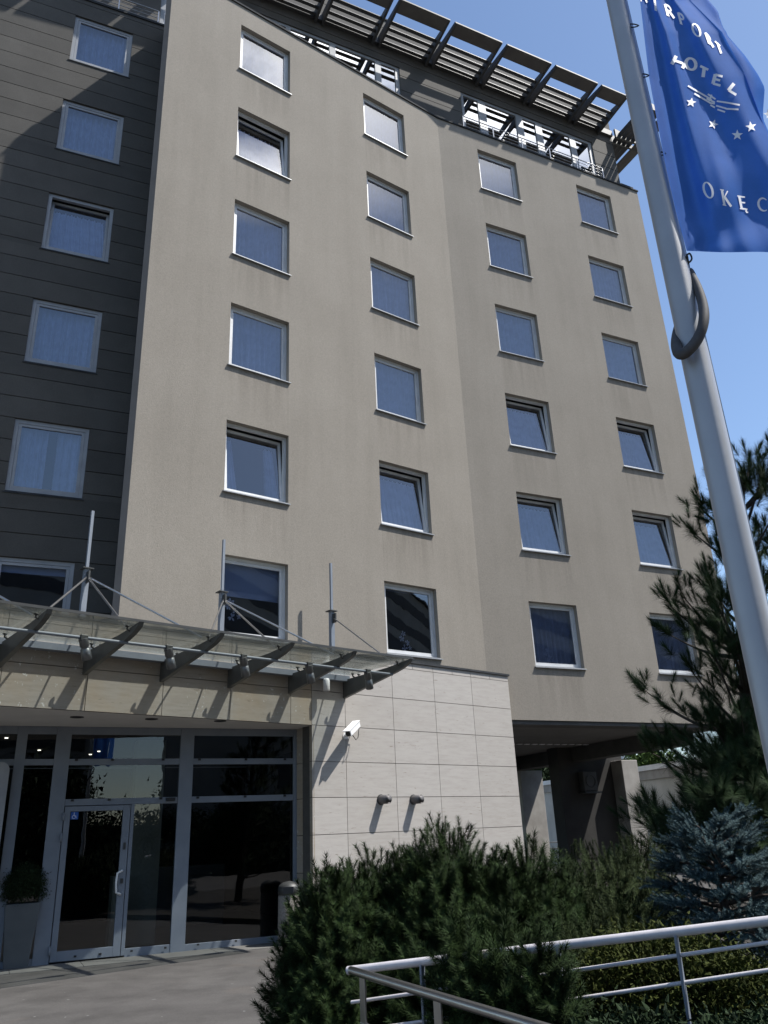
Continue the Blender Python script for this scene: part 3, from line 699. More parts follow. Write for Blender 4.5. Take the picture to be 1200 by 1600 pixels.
for mu in (-1.66, -4.05, .73, -6.42):
    if mu > -6:
        m = MB(); m.box(FT, mu-.04, mu+.04, -.38, -.30, ZT-.01, 5.58); m.box(FT, mu-.022, mu+.022, -.362, -.318, 5.59, 6.56); ms = m.build('mast', M['alu'], canopy)
        m = MB(); m.box(FT, mu-.085, mu+.085, -.42, -.26, 5.575, 5.592); m.box(FT, mu-.013, mu+.013, -.30, -.20, 5.34, 5.52); m.build('mast_collar', M['dsteel'], ms)
    for k in (-1, 0, 1):
        bu = mu+1.19*k
        if bu > .8 or bu < -6.6: continue
        if mu == .73 and k == -1: continue
        d_end = 1.35
        m = MB(); m.tube([FT.p(mu+.02*k, -.25, 5.42), FT.p(bu+(0.05 if k < 0 else -.05 if k > 0 else 0), d_end, 4.29)], .0155, 8); m.build('stay_rod', M['steel'], canopy)
# spotlights on the tie rail
pos = ['rightmost of the canopy spotlights, nearest the pointed canopy end', 'second spotlight from the right end of the canopy', 'middle spotlight of the five under the canopy', 'second spotlight from the left on the canopy rail', 'leftmost spotlight on the canopy rail, below the left mast']
for i in range(5):
    u = (BU[i]+BU[i+1])/2+.02
    c = np.array(FT.p(u, 1.38, 4.05))
    sp_ = thing('spotlight', c, pos[i].replace('rightmost of', 'grey rightmost one of'), 'spotlight', 'spotlights hanging from the canopy rail')
    ax = np.array([*(FT.t*.38-FT.n*.30), -.85]); ax /= np.linalg.norm(ax)
    m = MB(); m.tube([c+ax*-.02, c+ax*.09, c+ax*.095, c+ax*.12, c+ax*.125, c+ax*.27, c+ax*.275, c+ax*.262], [.058, .06, .05, .05, .062, .066, .055, .01], 16); m.build('housing', M['spot'], sp_)
    m = MB(); m.box(FT, u-.05, u+.05, 1.34, 1.42, 4.02, 4.11); bevel(m.build('clamp', M['dsteel'], sp_), .01)
    m = MB(); m.tube([c+ax*.262, c+ax*.266], .052, 14); m.build('lens', M['sill'], sp_)
cw = np.array(FT.p(.20, .17, 4.10)); dl = thing('ceiling_light', cw, 'small pale cylinder light under the canopy gutter above the entrance corner', 'light')
MB().lathe(cw, [(0, -.16), (.05, -.16), (.06, -.14), (.06, .03), (.045, .06), (0, .06)], 16).build('housing', M['camw'], dl)
MB().lathe(cw+np.array([0, 0, -.165]), [(0, 0), (.045, 0), (.045, .006)], 16).build('lens', M['sill'], dl)
# wall lamps
for i, (px, lab) in enumerate((((591, 1249.5), 'left one of two short grey lamps on the cream stone wall'), ((642, 1249.5), 'right one of two short grey lamps on the cream stone wall'))):
    u, z = FT.hit(px); c = np.array(FT.p(u+.06, 0, z)); n3 = np.array([*FT.n, 0])
    wl = thing('wall_lamp', c, lab, 'wall lamp', 'grey wall lamps on the stone block')
    m = MB(); m.tube([c+n3*.01, c+n3*.215, c+n3*.22, c+n3*.21], [.078, .078, .072, .01], 24); m.build('housing', M['lamp'], wl)
    m = MB(); m.tube([c+n3*.0, c+n3*.016], .09, 24); m.build('base_plate', M['dsteel'], wl)
    m = MB(); m.tube([c+n3*.212, c+n3*.217], .066, 20); m.build('lens', M['lamp'], wl)
# security camera
u, z = FT.hit((541, 1150)); c0 = np.array(FT.p(u-.02, 0, z))
sc_ = thing('security_camera', c0, 'white bullet security camera on the stone corner below the canopy', 'security camera')
n3 = np.array([*FT.n, 0]); t3 = np.array([*FT.t, 0])
cc = c0+n3*.22+np.array([0, 0, .10]); axd = -t3*.80+n3*.35+np.array([0, 0, -.48]); axd /= np.linalg.norm(axd); sd = np.cross(axd, [0, 0, 1.]); sd /= np.linalg.norm(sd); upd = np.cross(sd, axd)
def obox(m, c, a, b, cdir, la, lb_, lc_):
    P = []
    for z_ in (-1, 1):
        for (x_, y_) in ((-1, -1), (1, -1), (1, 1), (-1, 1)): P.append(c+a*la*x_+b*lb_*y_+cdir*lc_*z_)
    m.hexa(P)
m = MB(); obox(m, cc, axd, sd, upd, .21, .055, .055); bevel(m.build('housing', M['camw'], sc_), .012)
m = MB(); obox(m, cc+upd*.064+axd*.03, axd, sd, upd, .23, .07, .006); m.build('sun_shield', M['camw'], sc_)
m = MB(); m.tube([cc+axd*.205, cc+axd*.222], .045, 16); m.build('lens', M['black'], sc_)
m = MB(); m.tube([c0, c0+n3*.16, cc-upd*.05], .022, 10); m.tube([c0, c0+n3*.015], .06, 14); m.build('bracket', M['camw'], sc_)
m = MB(); m.tube([cc-axd*.2, cc-axd*.27+np.array([0, 0, -.10]), cc-axd*.22+np.array([0, 0, -.24]), cc-axd*.12+np.array([0, 0, -.24]), c0+t3*.12+n3*.02+np.array([0, 0, .05])], .008, 6); m.build('cable', M['dsteel'], sc_)

# ------------------------------------------------------------------ pot and bin
pp = np.array([-5.58, 12.93, 0.0]); pot = thing('potted_shrub', pp, 'round clipped shrub in a tall tapered grey pot by the entrance glazing', 'potted plant')
m = MB(); a = R(25.5); T2 = np.array([math.cos(a), math.sin(a), 0]); N2 = np.array([math.sin(a), -math.cos(a), 0]); P = []
for (w_, z_) in ((.16, 0), (.24, .84)):
    for (i, j) in ((-1, 1), (1, 1), (1, -1), (-1, -1)): P.append(pp+T2*w_*i+N2*w_*j+np.array([0, 0, z_]))
m.hexa(P); bevel(m.build('pot', M['pot'], pot), .012)
bn = np.array([-1.80, 14.13, 0]); lt = thing('litter_bin', bn, 'round stone litter bin with dark hood beside the stone corner', 'litter bin')
MB().lathe(bn, [(0, .012), (.165, .012), (.175, .05), (.175, .70), (.165, .72), (0, .72)], 28).build('body', M['stone'], lt)
MB().lathe(bn, [(0, .92), (.10, .90), (.16, .86), (.18, .82), (.18, .725), (.168, .722)], 28).build('hood', M['dsteel'], lt)
m = MB(); nv = np.array([-.1, -1, 0]); nv /= np.linalg.norm(nv); tv = np.array([1, -.1, 0])
obox(m, bn+nv*.176+np.array([.03, 0, .79]), tv/np.linalg.norm(tv), nv, np.array([0, 0, 1.]), .085, .012, .05); m.build('opening', M['black'], lt)

# ------------------------------------------------------------------ flagpole, flag, weight ring
pp3 = at_dist((1093, 600), 3.1); PX, PY = pp3[0]+.006, pp3[1]
fp = thing('flagpole', (PX, PY, 0), 'tall silver aluminium flagpole standing at the right', 'flagpole')
MB().tube([(PX, PY, z) for z in (0, 1.2, 2.45, 2.47, 4, 7.2)], [.059, .0585, .058, .0565, .053, .040], 40).build('shaft', M['pole'], fp)
m = MB()
# narrow halyard groove lips on the right-hand side
for ang in (-14, 4): m.tube([(PX+r_*math.cos(R(ang)), PY+r_*math.sin(R(ang)), z_) for r_, z_ in ((.0595, .3), (.0585, 2.45), (.0535, 4), (.0405, 7.2))], .0035, 6)
m.build('track', M['steel'], fp)
MB().lathe((PX, PY, 0), [(.18, 0), (.18, .02), (.085, .03), (.085, .12), (.07, .125)], 24).build('base_flange', M['pole'], fp)
MB().lathe((PX, PY, 7.2), [(.042, 0), (.05, .03), (.03, .09), (0, .10)], 20).build('finial', M['pole'], fp)
HF = 3.1
pt = lambda x, y, dh=0: at_dist((x, y), HF+dh)
rg_pts = [pt(1077, 425, .03), pt(1090, 450, -.01), pt(1099, 480, -.055), pt(1099, 505, -.09), pt(1090, 530, -.105), pt(1074, 549, -.11), pt(1062, 553, -.09), pt(1057, 540, -.03), pt(1059, 518, .05), pt(1068, 490, .10), pt(1082, 460, .10), pt(1082, 435, .075)]
def smooth_loop(P, n=4, closed=True):
    P = [np.array(p) for p in P]; k = len(P); out = []
    for i in range(k if closed else k-1):
        p0, p1, p2, p3 = (P[(i-1) % k], P[i], P[(i+1) % k], P[(i+2) % k]) if closed else (P[max(i-1, 0)], P[i], P[i+1], P[min(i+2, k-1)])
        for j in range(n):
            t = j/n; out.append(.5*((2*p1)+(-p0+p2)*t+(2*p0-5*p1+4*p2-p3)*t*t+(-p0+3*p1-3*p2+p3)*t**3))
    if not closed: out.append(P[-1])
    return out
wr = thing('weight_ring', rg_pts[5], 'grey rubber halyard ring looped round the flagpole below the flag', 'weight ring')
lp = smooth_loop(rg_pts); rad = [.0175+.005*math.sin(math.pi*i/len(lp)) for i in range(len(lp))]
MB().tube(lp, rad, 12, closed=True).build('ring', M['hose'], wr)
m = MB(); m.tube([pt(1077, 428, .03), pt(1075, 412, .0), pt(1073, 400, -.02)], .006, 8); m.tube(smooth_loop([pt(1076, 410, .0), pt(1081, 404, .0), pt(1077, 396, .0), pt(1071, 403, .0)]), .004, 6, closed=True); m.build('clip', M['flash'], wr)

# flag cloth: surveyed outline, every vertex gets its own distance (real folds)
def interp(tab, y):
    for (y0, x0), (y1, x1) in zip(tab, tab[1:]):
        if y <= y1: t = (y-y0)/(y1-y0); t = max(0, t); return x0+(x1-x0)*t
    return tab[-1][1]
LEFT = [(-330, 946), (0, 1000), (120, 1014), (250, 1038), (330, 1056), (392, 1073)]
RIGHT = [(-330, 1010), (-80, 1058), (0, 1078), (50, 1128), (120, 1166), (190, 1192), (300, 1240), (398, 1292)]
def fold_dist(x, y):
    s = (x-interp(LEFT, y))/(interp(RIGHT, y)-interp(LEFT, y)); t = (y+330)/725
    c = min(1, max(0, (392-y)/330))         # folds gather towards the lower hoist corner
    f = .024*math.sin(14*s*(0.55+.45*c)+.6+1.1*t)*min(1, s*7+.05) + .013*math.sin(31*s+2.2*t+1)*min(1, s*6)*math.exp(-2.2*s)
    g = .04*math.exp(-((s-.20)/.085)**2)*min(1, max(0, (y+40)/160))*(1 if y < 330 else max(0, (392-y)/62))
    h_ = .34*s
    th = math.atan2(x-1066, max(2, 402-y)); rr = math.hypot(x-1066, 402-y)
    f += .022*math.sin(7.5*th+.4)*min(1, rr/150)*math.exp(-rr/260)
    w = .022*math.sin(.028*(y-.55*x)+2.0)*s
    return 3.07+f+g+h_+w
def flag_pt(x, y, off=0): return at_dist((x, y), fold_dist(x, y)-off)
fg = thing('flag', flag_pt(1073, 391), 'blue hotel flag with white lettering and stars hanging from the flagpole', 'flag')
m = MB(); NY, NX = 150, 90; vs = []
for j in range(NY+1):
    y = -330+722*j/NY; l, r = interp(LEFT, y), interp(RIGHT, y)
    for i in range(NX+1):
        s = i/NX; x = l+(r-l)*s; yy = y+(6*s+5*math.sin(9*s)*s*.6)*max(0, (y-250)/142)
        vs.append(flag_pt(x, yy))
m.add(vs, [(j*(NX+1)+i, j*(NX+1)+i+1, (j+1)*(NX+1)+i+1, (j+1)*(NX+1)+i) for j in range(NY) for i in range(NX)], True)
cloth = m.build('cloth', M['flag'], fg)
# the fly edge curls round behind: a second layer showing beyond the first
m = MB(); BULGE = [(-330, 8), (-60, 12), (-10, 30), (20, 26), (45, 8), (58, 6), (90, 17), (140, 24), (178, 6), (190, 2), (398, 2)]; vs = []; NJ = 120
for j in range(NJ+1):
    y = -330+728*j/NJ; r = interp(RIGHT, y); b = interp(BULGE, y)
    for i in range(9):
        a = i/8; x = r-1+b*math.sin(a*math.pi*.62)-26*max(0, a-.7); vs.append(at_dist((x, y-4*a), fold_dist(r, y)+.004+.16*a+.02*math.sin(5*a+y*.03)))
m.add(vs, [(j*9+i, j*9+i+1, (j+1)*9+i+1, (j+1)*9+i) for j in range(NJ) for i in range(8)], True); m.build('cloth_fold', M['flag'], fg)
m = MB()
for (x, y) in ((994, 40), (1010, 118), (1036, 240)):
    a = pt(x-16, y, .0); b = flag_pt(x+4, y); m.tube(smooth_loop([a, (a+b)/2+np.array([0, 0, .012]), b, (a+b)/2-np.array([0, 0, .012])], 3), .003, 6, closed=True)
m.build('clip', M['flash'], fg)
# lettering as strips lying on the cloth
def fstroke(m, pts, w, off=.006):
    pts = [np.array(p, float) for p in pts]
    d = [0]
    fine = []
    for a, b in zip(pts, pts[1:]):
        k = max(1, int(np.linalg.norm(b-a)/3))
        fine += [a+(b-a)*i/k for i in range(k)]
    fine.append(pts[-1]); k = len(fine); L = []; Rr = []
    for i in range(k):
        t = fine[min(i+1, k-1)]-fine[max(i-1, 0)]; t /= max(1e-6, np.linalg.norm(t)); q = np.array([-t[1], t[0]])
        ww = (w if not callable(w) else w(i/max(1, k-1)))/2
        L.append(flag_pt(*(fine[i]+q*ww), off)); Rr.append(flag_pt(*(fine[i]-q*ww), off))
    m.add(L+Rr, [(i, i+1, k+i+1, k+i) for i in range(k-1)])
def glyph(m, g, ox, oy, ex, ey, w=3.2):
    # glyph space x 0..1, y 0 (base)..1; ex = px vector along the line, ey = px vector up
    ex, ey, o = np.array(ex), np.array(ey), np.array([ox, oy])
    P = lambda x, y: o+ex*x+ey*y
    arc = lambda cx, cy, rx, ry, a0, a1, n=14: [P(cx+rx*math.cos(R(a0+(a1-a0)*i/n)), cy+ry*math.sin(R(a0+(a1-a0)*i/n))) for i in range(n+1)]
    tn = w*.55
    S = {
     'I': [([(.5, 0), (.5, 1)], w)], 'L': [([(.2, 1), (.2, 0)], w), ([(.2, .04), (.8, .04)], tn*1.3)],
     'E': [([(.2, 0), (.2, 1)], w), ([(.2, .97), (.8, .97)], tn*1.2), ([(.2, .52), (.7, .52)], tn*1.2), ([(.2, .03), (.82, .03)], tn*1.2)],
     'K': [([(.2, 0), (.2, 1)], w), ([(.8, 1), (.25, .45)], tn), ([(.38, .55), (.9, 0)], w)],
     'T': [([(.5, 0), (.5, 1)], w), ([(.08, .96), (.92, .96)], tn*1.3)],
     'H': [([(.15, 0), (.15, 1)], w), ([(.85, 0), (.85, 1)], w), ([(.15, .5), (.85, .5)], tn*1.3)],
     'A': [([(.5, 1), (.05, 0)], tn), ([(.5, 1), (.95, 0)], w), ([(.22, .35), (.78, .35)], tn)]}
    if g in S:
        for pl_, w_ in S[g]: fstroke(m, [P(*q) for q in pl_], w_)
    if g in 'IKE' and w < 5:      # small serifs
        for y in (0, 1): fstroke(m, [P(.5 if g == 'I' else .2, y)+ex*-.2, P(.5 if g == 'I' else .2, y)+ex*.2], tn*.8)
    if g == 'O': fstroke(m, arc(.5, .5, .46, .52, 0, 360, 22), lambda t: w*(.55+.45*abs(math.cos(2*math.pi*t))))
    if g == 'C': fstroke(m, arc(.55, .5, .46, .52, 50, 310, 18), lambda t: w*(.4+.6*math.sin(math.pi*t)))
    if g in 'PR':
        fstroke(m, [P(.2, 0), P(.2, 1)], w); fstroke(m, [P(.2, .97), P(.45, .97)]+arc(.45, .73, .33, .24, 90, -90, 10)+[P(.2, .49)], w*.8)
        fstroke(m, [P(.02, 0), P(.38, 0)], tn*.8)
        if g == 'R': fstroke(m, [P(.45, .5), P(.9, 0)], w)
    if g == 'Ę':
        glyph(m, 'E', ox, oy, ex, ey, w); fstroke(m, [P(.72, 0), P(.60, -.12), P(.66, -.22), P(.82, -.2)], tn*1.2)
def letter(*a):
    t = MB(); glyph(t, *a); t.build('letter', M['print_'], cloth)
for g, x, y, ex, ey in (('A', 1001, 2, (11, 2), (-3, -17)), ('I', 1020, 14, (9, 4), (-2, -19)), ('R', 1041, 23, (14, 6), (-5, -18)), ('P', 1062, 36, (12, 6), (-5, -18)), ('O', 1083, 53, (13, 6), (-3, -18)), ('R', 1106, 66, (10, 9), (-6, -17)), ('T', 1122, 79, (10, 9), (-6, -16))):
    letter(g, x, y, ex, ey, 3.4)
for g, x, y, ex, ey in (('H', 1046, 99, (24, 9), (7, -13)), ('O', 1071, 107, (17, 3), (0, -17)), ('T', 1091, 117, (15, 7), (2, -15)), ('E', 1110, 130, (19, 5), (4, -15)), ('L', 1134, 139, (20, 12), (9, -11))):
    letter(g, x, y, ex, ey, 5.4)
for g, x, y, ex, ey in (('O', 1101, 307, (15, 3), (-4, -23)), ('K', 1129, 320, (15, 3), (-4, -24)), ('Ę', 1156, 326, (15, 2), (-4, -20)), ('C', 1184, 328, (17, 2), (-1, -19)), ('I', 1212, 332, (12, 1), (-1, -20)), ('E', 1232, 334, (15, 1), (-1, -20))):
    letter(g, x, y, ex, ey, 3.6)
txt = MB()
for pl_ in ([(1075, 134), (1104, 151), (1112, 156)], [(1085, 146), (1110, 161), (1117, 162)], [(1120, 158), (1140, 161), (1156, 164)], [(1119, 165), (1136, 170), (1154, 171)], [(1106, 147), (1118, 155)], [(1104, 154), (1117, 160)], [(1110, 164), (1117, 168)], [(1121, 171), (1133, 175)], [(1112, 148), (1108, 158)]): fstroke(txt, pl_, 2.6)
txt.build('emblem', M['print_'], cloth)
for (cx_, cy_, r_, ro) in ((1080, 160, 8, 10), (1114.5, 194, 8, 20), (1152, 211, 9, 0), (1173.5, 198, 9, -10), (1201, 178, 8, -15)):
    txt = MB()
    for k in range(5):      # star points as tapering strips from the centre
        a = R(-90+72*k+ro); fstroke(txt, [(cx_, cy_), (cx_+r_*math.cos(a), cy_+r_*.95*math.sin(a))], lambda t: 6.2*(1-t)+.2)
    txt.build('star', M['print_'], cloth)

# ------------------------------------------------------------------ handrail
L3 = at_depth((548, 1516), 4.6); R3 = at_depth((1200, 1439), 3.75)
d3 = (R3-L3)/np.linalg.norm(R3-L3); fd = at_depth((720, 1568), 3.6)-L3; fd /= np.linalg.norm(fd)
hr = thing('handrail', (float(L3[0]), float(L3[1]), 0), 'silver tubular handrail with two lower bars and flat posts along the ramp', 'handrail')
RT = .0225; far = L3+d3*4.2; END = L3+fd*2.6
MB().tube([L3-d3*.02, far], RT, 20).build('top_rail', M['railpaint'], hr)
def along(px):      # where on the rail line (by horizontal position) the given column of the survey falls
    r = ray(px); den = d3[0]*r[1]-d3[1]*r[0]; return ((r[0]*L3[1]-r[1]*L3[0])/den)
u1_, u2_, u3_ = along((661, 1540)), along((876, 1520)), along((1062, 1500))
def vz(px, t):      # height at rail-line position t seen on survey row
    r = ray(px); P = L3+d3*t; return CAMH+r[2]*math.hypot(P[0], P[1])/math.hypot(r[0], r[1])
t_a, t_b = along((900, 1520)), along((1180, 1480))
for (pa_, pb_, ps) in (((900, 1516), (1180, 1476), -.0), ((900, 1560), (1180, 1518), -.02)):
    za, zb2 = vz(pa_, t_a), vz(pb_, t_b); sl_ = (zb2-za)/(t_b-t_a)
    P = lambda t: (L3[0]+d3[0]*t, L3[1]+d3[1]*t, za+sl_*(t-t_a))
    MB().tube([P(ps), P(4.2)], .0095, 12).build('lower_rail', M['railpaint'], hr)
dh = np.array([d3[0], d3[1], 0]); dh /= np.linalg.norm(dh); nh = np.array([-dh[1], dh[0], 0])
for t in (u1_, u2_, u3_, u3_+(u3_-u2_), u3_+2*(u3_-u2_)):
    P = L3+d3*t; m = MB(); obox(m, np.array([P[0], P[1], (P[2]-RT*.6)/2-.05]), dh, nh, np.array([0, 0, 1.]), .007, .024, (P[2]-RT*.6)/2+.05); bevel(m.build('post', M['dsteel'] if 0 else M['alu'], hr), .003)
# second run, coming back towards the viewer
hf = thing('handrail', (float(END[0]), float(END[1]), 0), 'dull steel handrail running from the corner towards the viewer, underside in shade', 'handrail')
MB().tube([L3+fd*.0, END], RT, 20).build('top_rail', M['steel'], hf)
fh = np.array([fd[0], fd[1], 0]); fh /= np.linalg.norm(fh); fn_ = np.array([-fh[1], fh[0], 0])
for t in (.16, 1.0, 1.9):
    P = L3+fd*t; m = MB(); obox(m, np.array([P[0], P[1], (P[2]-RT*.6)/2-.05]), fh, fn_, np.array([0, 0, 1.]), .034, .006, (P[2]-RT*.6)/2+.05); bevel(m.build('post', M['steel'], hf), .003)
for dz in (.24, .46):
    MB().tube([L3+fd*.13+np.array([0, 0, -dz]), END+np.array([0, 0, -dz])], .0095, 12).build('lower_rail', M['steel'], hf)

# ------------------------------------------------------------------ vegetation
def frames(dirs, roll):
    d = dirs/np.linalg.norm(dirs, axis=1, keepdims=True)
    ref = np.where(np.abs(d[:, 2:3]) < .9, np.array([[0, 0, 1.]]), np.array([[1., 0, 0]]))
    a = np.cross(d, ref); a /= np.linalg.norm(a, axis=1, keepdims=True); b = np.cross(d, a)
    c, s = np.cos(roll)[:, None], np.sin(roll)[:, None]
    return a*c+b*s, -a*s+b*c, d
def sprig(n, L, nl, nw, open0=1.25, open1=.45, base=.1):
    # needles round a stem along +z; returns (n,3,3) triangles
    z = base*L+(1-base)*L*np.sort(rng.random(n)); ph = np.arange(n)*2.39996+rng.random(n)*.5
    op = open0+(open1-open0)*(z/L)+rng.normal(0, .12, n)
    ln = nl*(.75+.4*rng.random(n))*(1-.25*(z/L))
    d = np.stack([np.sin(op)*np.cos(ph), np.sin(op)*np.sin(ph), np.cos(op)], 1)
    p0 = np.stack([0*z, 0*z, z], 1); side = np.stack([-np.sin(ph), np.cos(ph), 0*ph], 1)*nw/2
    return np.stack([p0-side, p0+side, p0+d*ln[:, None]], 1)
def scatter(proto, pos, dirs, scale, var=8):
    # proto: list of sprig arrays
    k = len(pos); roll = rng.random(k)*6.283; A, B, Dd = frames(dirs, roll); out = []
    which = rng.integers(0, len(proto), k)
    for w in range(len(proto)):
        idx = np.where(which == w)[0]
        if len(idx) == 0: continue
        T = proto[w].reshape(-1, 3)
        loc = (T[None, :, 0:1]*A[idx][:, None]+T[None, :, 1:2]*B[idx][:, None]+T[None, :, 2:3]*Dd[idx][:, None])*scale[idx][:, None, None]+pos[idx][:, None]
        out.append(loc.reshape(-1, 3, 3))
    return np.concatenate(out)
def tri_mesh(name, tris, mat, parent):
    L = np.array(root_loc(parent)) if parent is not None else np.zeros(3)
    v = (tris.reshape(-1, 3)-L).astype(np.float32); n = len(v)//3
    me = bpy.data.meshes.new(name); me.vertices.add(len(v)); me.vertices.foreach_set('co', v.ravel())
    me.loops.add(len(v)); me.loops.foreach_set('vertex_index', np.arange(len(v), dtype=np.int32))
    me.polygons.add(n); me.polygons.foreach_set('loop_start', np.arange(0, len(v), 3, dtype=np.int32)); me.polygons.foreach_set('loop_total', np.full(n, 3, np.int32))
    me.materials.append(mat); me.update(); me.validate()
    o = bpy.data.objects.new(name, me); COL.objects.link(o)
    if parent is not None: o.parent = parent
    return o
def lump_points(lumps, up=.8, shell=(.55, 1.0), mult=1.0):
    P = []; Dv = []; S = []
    for (c, r, n) in lumps:
        n = int(n*mult)
        c, r = np.array(c), np.array(r)
        q = rng.normal(size=(n, 3)); q /= np.linalg.norm(q, axis=1, keepdims=True); q[:, 2] = np.where(q[:, 2] < -.25, -q[:, 2], q[:, 2])
        rad = shell[0]+(shell[1]-shell[0])*rng.random(n)**.55
        P.append(c+q*r*rad[:, None]); Dv.append(q*np.array([1, 1, .8])+np.array([0, 0, up])+rng.normal(0, .45, (n, 3))); S.append(np.full(n, 1.0)*(.75+.5*rng.random(n)))
    return np.concatenate(P), np.concatenate(Dv), np.concatenate(S)
def stems(base, pts, n, r=.012):
    m = MB(); idx = rng.choice(len(pts), n, replace=False)
    for i in idx:
        b = np.array(base)+np.array([rng.normal(0, .08), rng.normal(0, .08), 0]); e = pts[i]; mid = b*.45+e*.55+np.array([0, 0, -.06])
        m.tube(smooth_loop([b, mid, e], 3, False), [r*(1-.09*k) for k in range(7)], 5, cap=False)
    return m
def shrub(name, label, lumps, proto, mat, scale, up=.8, cat='shrub', nst=30, shell=(.55, 1.0), group=None, mult=2.3):
    P, Dv, S = lump_points(lumps, up, shell, mult); base = (lumps[0][0][0], lumps[0][0][1], 0)
    t = thing(name, base, label, cat, group)
    tri_mesh('foliage', scatter(proto, P, Dv, S*scale), mat, t)
    stems(base, P, nst).build('stem', M['bark'], t); return t
def P_at(px, D, z=None):
    p = at_dist(px, D)
    return np.array([p[0], p[1], p[2] if z is None else z])
mugo = [sprig(140, .15, .054, .0046, 1.4, .85, -.05) for _ in range(8)]
def L_(px, D, rx, rz, n, ry=None):      # a lump whose top reaches the surveyed row
    p = at_dist(px, D); return ((p[0], p[1], p[2]-rz), (rx, ry or rx, rz), n)
shrub('mugo_pine', 'dark green mugo pine with upright candles at the pavement edge, left of the bushes',
      [L_((530, 1368), 6.0, .46, 1.05, 460), L_((505, 1420), 5.9, .26, .95, 260), L_((590, 1352), 6.2, .42, 1.1, 330), L_((515, 1515), 5.75, .24, .60, 200), L_((512, 1560), 5.6, .22, .45, 130), L_((545, 1470), 5.75, .36, .8, 260)], mugo, M['needle'], 1.0, .8)
shrub('mugo_pine', 'tallest dark green mugo pine before the cream stone wall, in the middle of the bushes',
      [L_((692, 1306), 6.0, .50, 1.27, 520), L_((640, 1352), 6.0, .40, 1.1, 320), L_((742, 1345), 5.9, .42, 1.1, 330), L_((690, 1440), 5.6, .40, .8, 260), L_((726, 1478), 4.95, .17, .5, 100)], mugo, M['needle'], 1.0, .8)
shrub('mugo_pine', 'dark green mugo pine overlapping the silver handrail at the end of the stone wall',
      [L_((825, 1332), 6.1, .44, 1.25, 400), L_((790, 1368), 5.8, .36, 1.1, 260), L_((860, 1390), 5.9, .36, 1.0, 240), L_((800, 1455), 5.45, .34, .8, 240), L_((785, 1516), 4.75, .20, .5, 110), L_((850, 1490), 4.55, .10, .40, 50)], mugo, M['needle'], 1.0, .8)
def candles(name, tops, D, t):      # extra long leader shoots on the skyline
    P = []; Dv = []; S = []
    for (x, y0, y1) in tops:
        a = at_dist((x+random.uniform(-3, 3), y1), D); b = at_dist((x, y0), D); k = max(2, int(np.linalg.norm(b-a)/.05))
        for i in range(k):
            P.append(a+(b-a)*i/k-np.array([0, 0, .05])); Dv.append((b-a)/np.linalg.norm(b-a)+rng.normal(0, .12, 3)); S.append(.85-.25*i/k)
    tri_mesh('leader_shoots', scatter(mugo, np.array(P), np.array(Dv), np.array(S)), M['needle'], t)
mp = [o for o in COL.objects if o.name.startswith('mugo_pine') and o.parent is None]
candles('c', [(521, 1348, 1400), (500, 1372, 1420), (572, 1326, 1390), (545, 1345, 1400), (594, 1350, 1400), (470, 1440, 1480)], 6.0, mp[0])
candles('c', [(694, 1274, 1350), (712, 1300, 1360), (727, 1312, 1370), (676, 1308, 1370), (640, 1312, 1380), (622, 1318, 1390), (662, 1335, 1390), (748, 1325, 1380), (702, 1290, 1340)], 6.0, mp[1])
candles('c', [(822, 1302, 1380), (800, 1325, 1390), (775, 1335, 1400), (850, 1335, 1400), (815, 1320, 1390)], 5.9, mp[2])
yewp = [sprig(85, .16, .028, .0050, 1.4, .8) for _ in range(5)]
shrub('yew_shrub', 'loose olive green shrub between the mugo pines and the blue spruce',
      [L_((930, 1340), 6.6, .55, 1.2, 760), L_((985, 1335), 6.7, .42, 1.2, 420), L_((885, 1380), 6.2, .40, 1.1, 420), L_((960, 1420), 5.9, .50, .95, 460), L_((900, 1470), 5.5, .42, .75, 330), L_((1000, 1320), 7.0, .26, .9, 200)], yewp, M['yew'], 1.0, .45, mult=2.8)
mp.append(None)
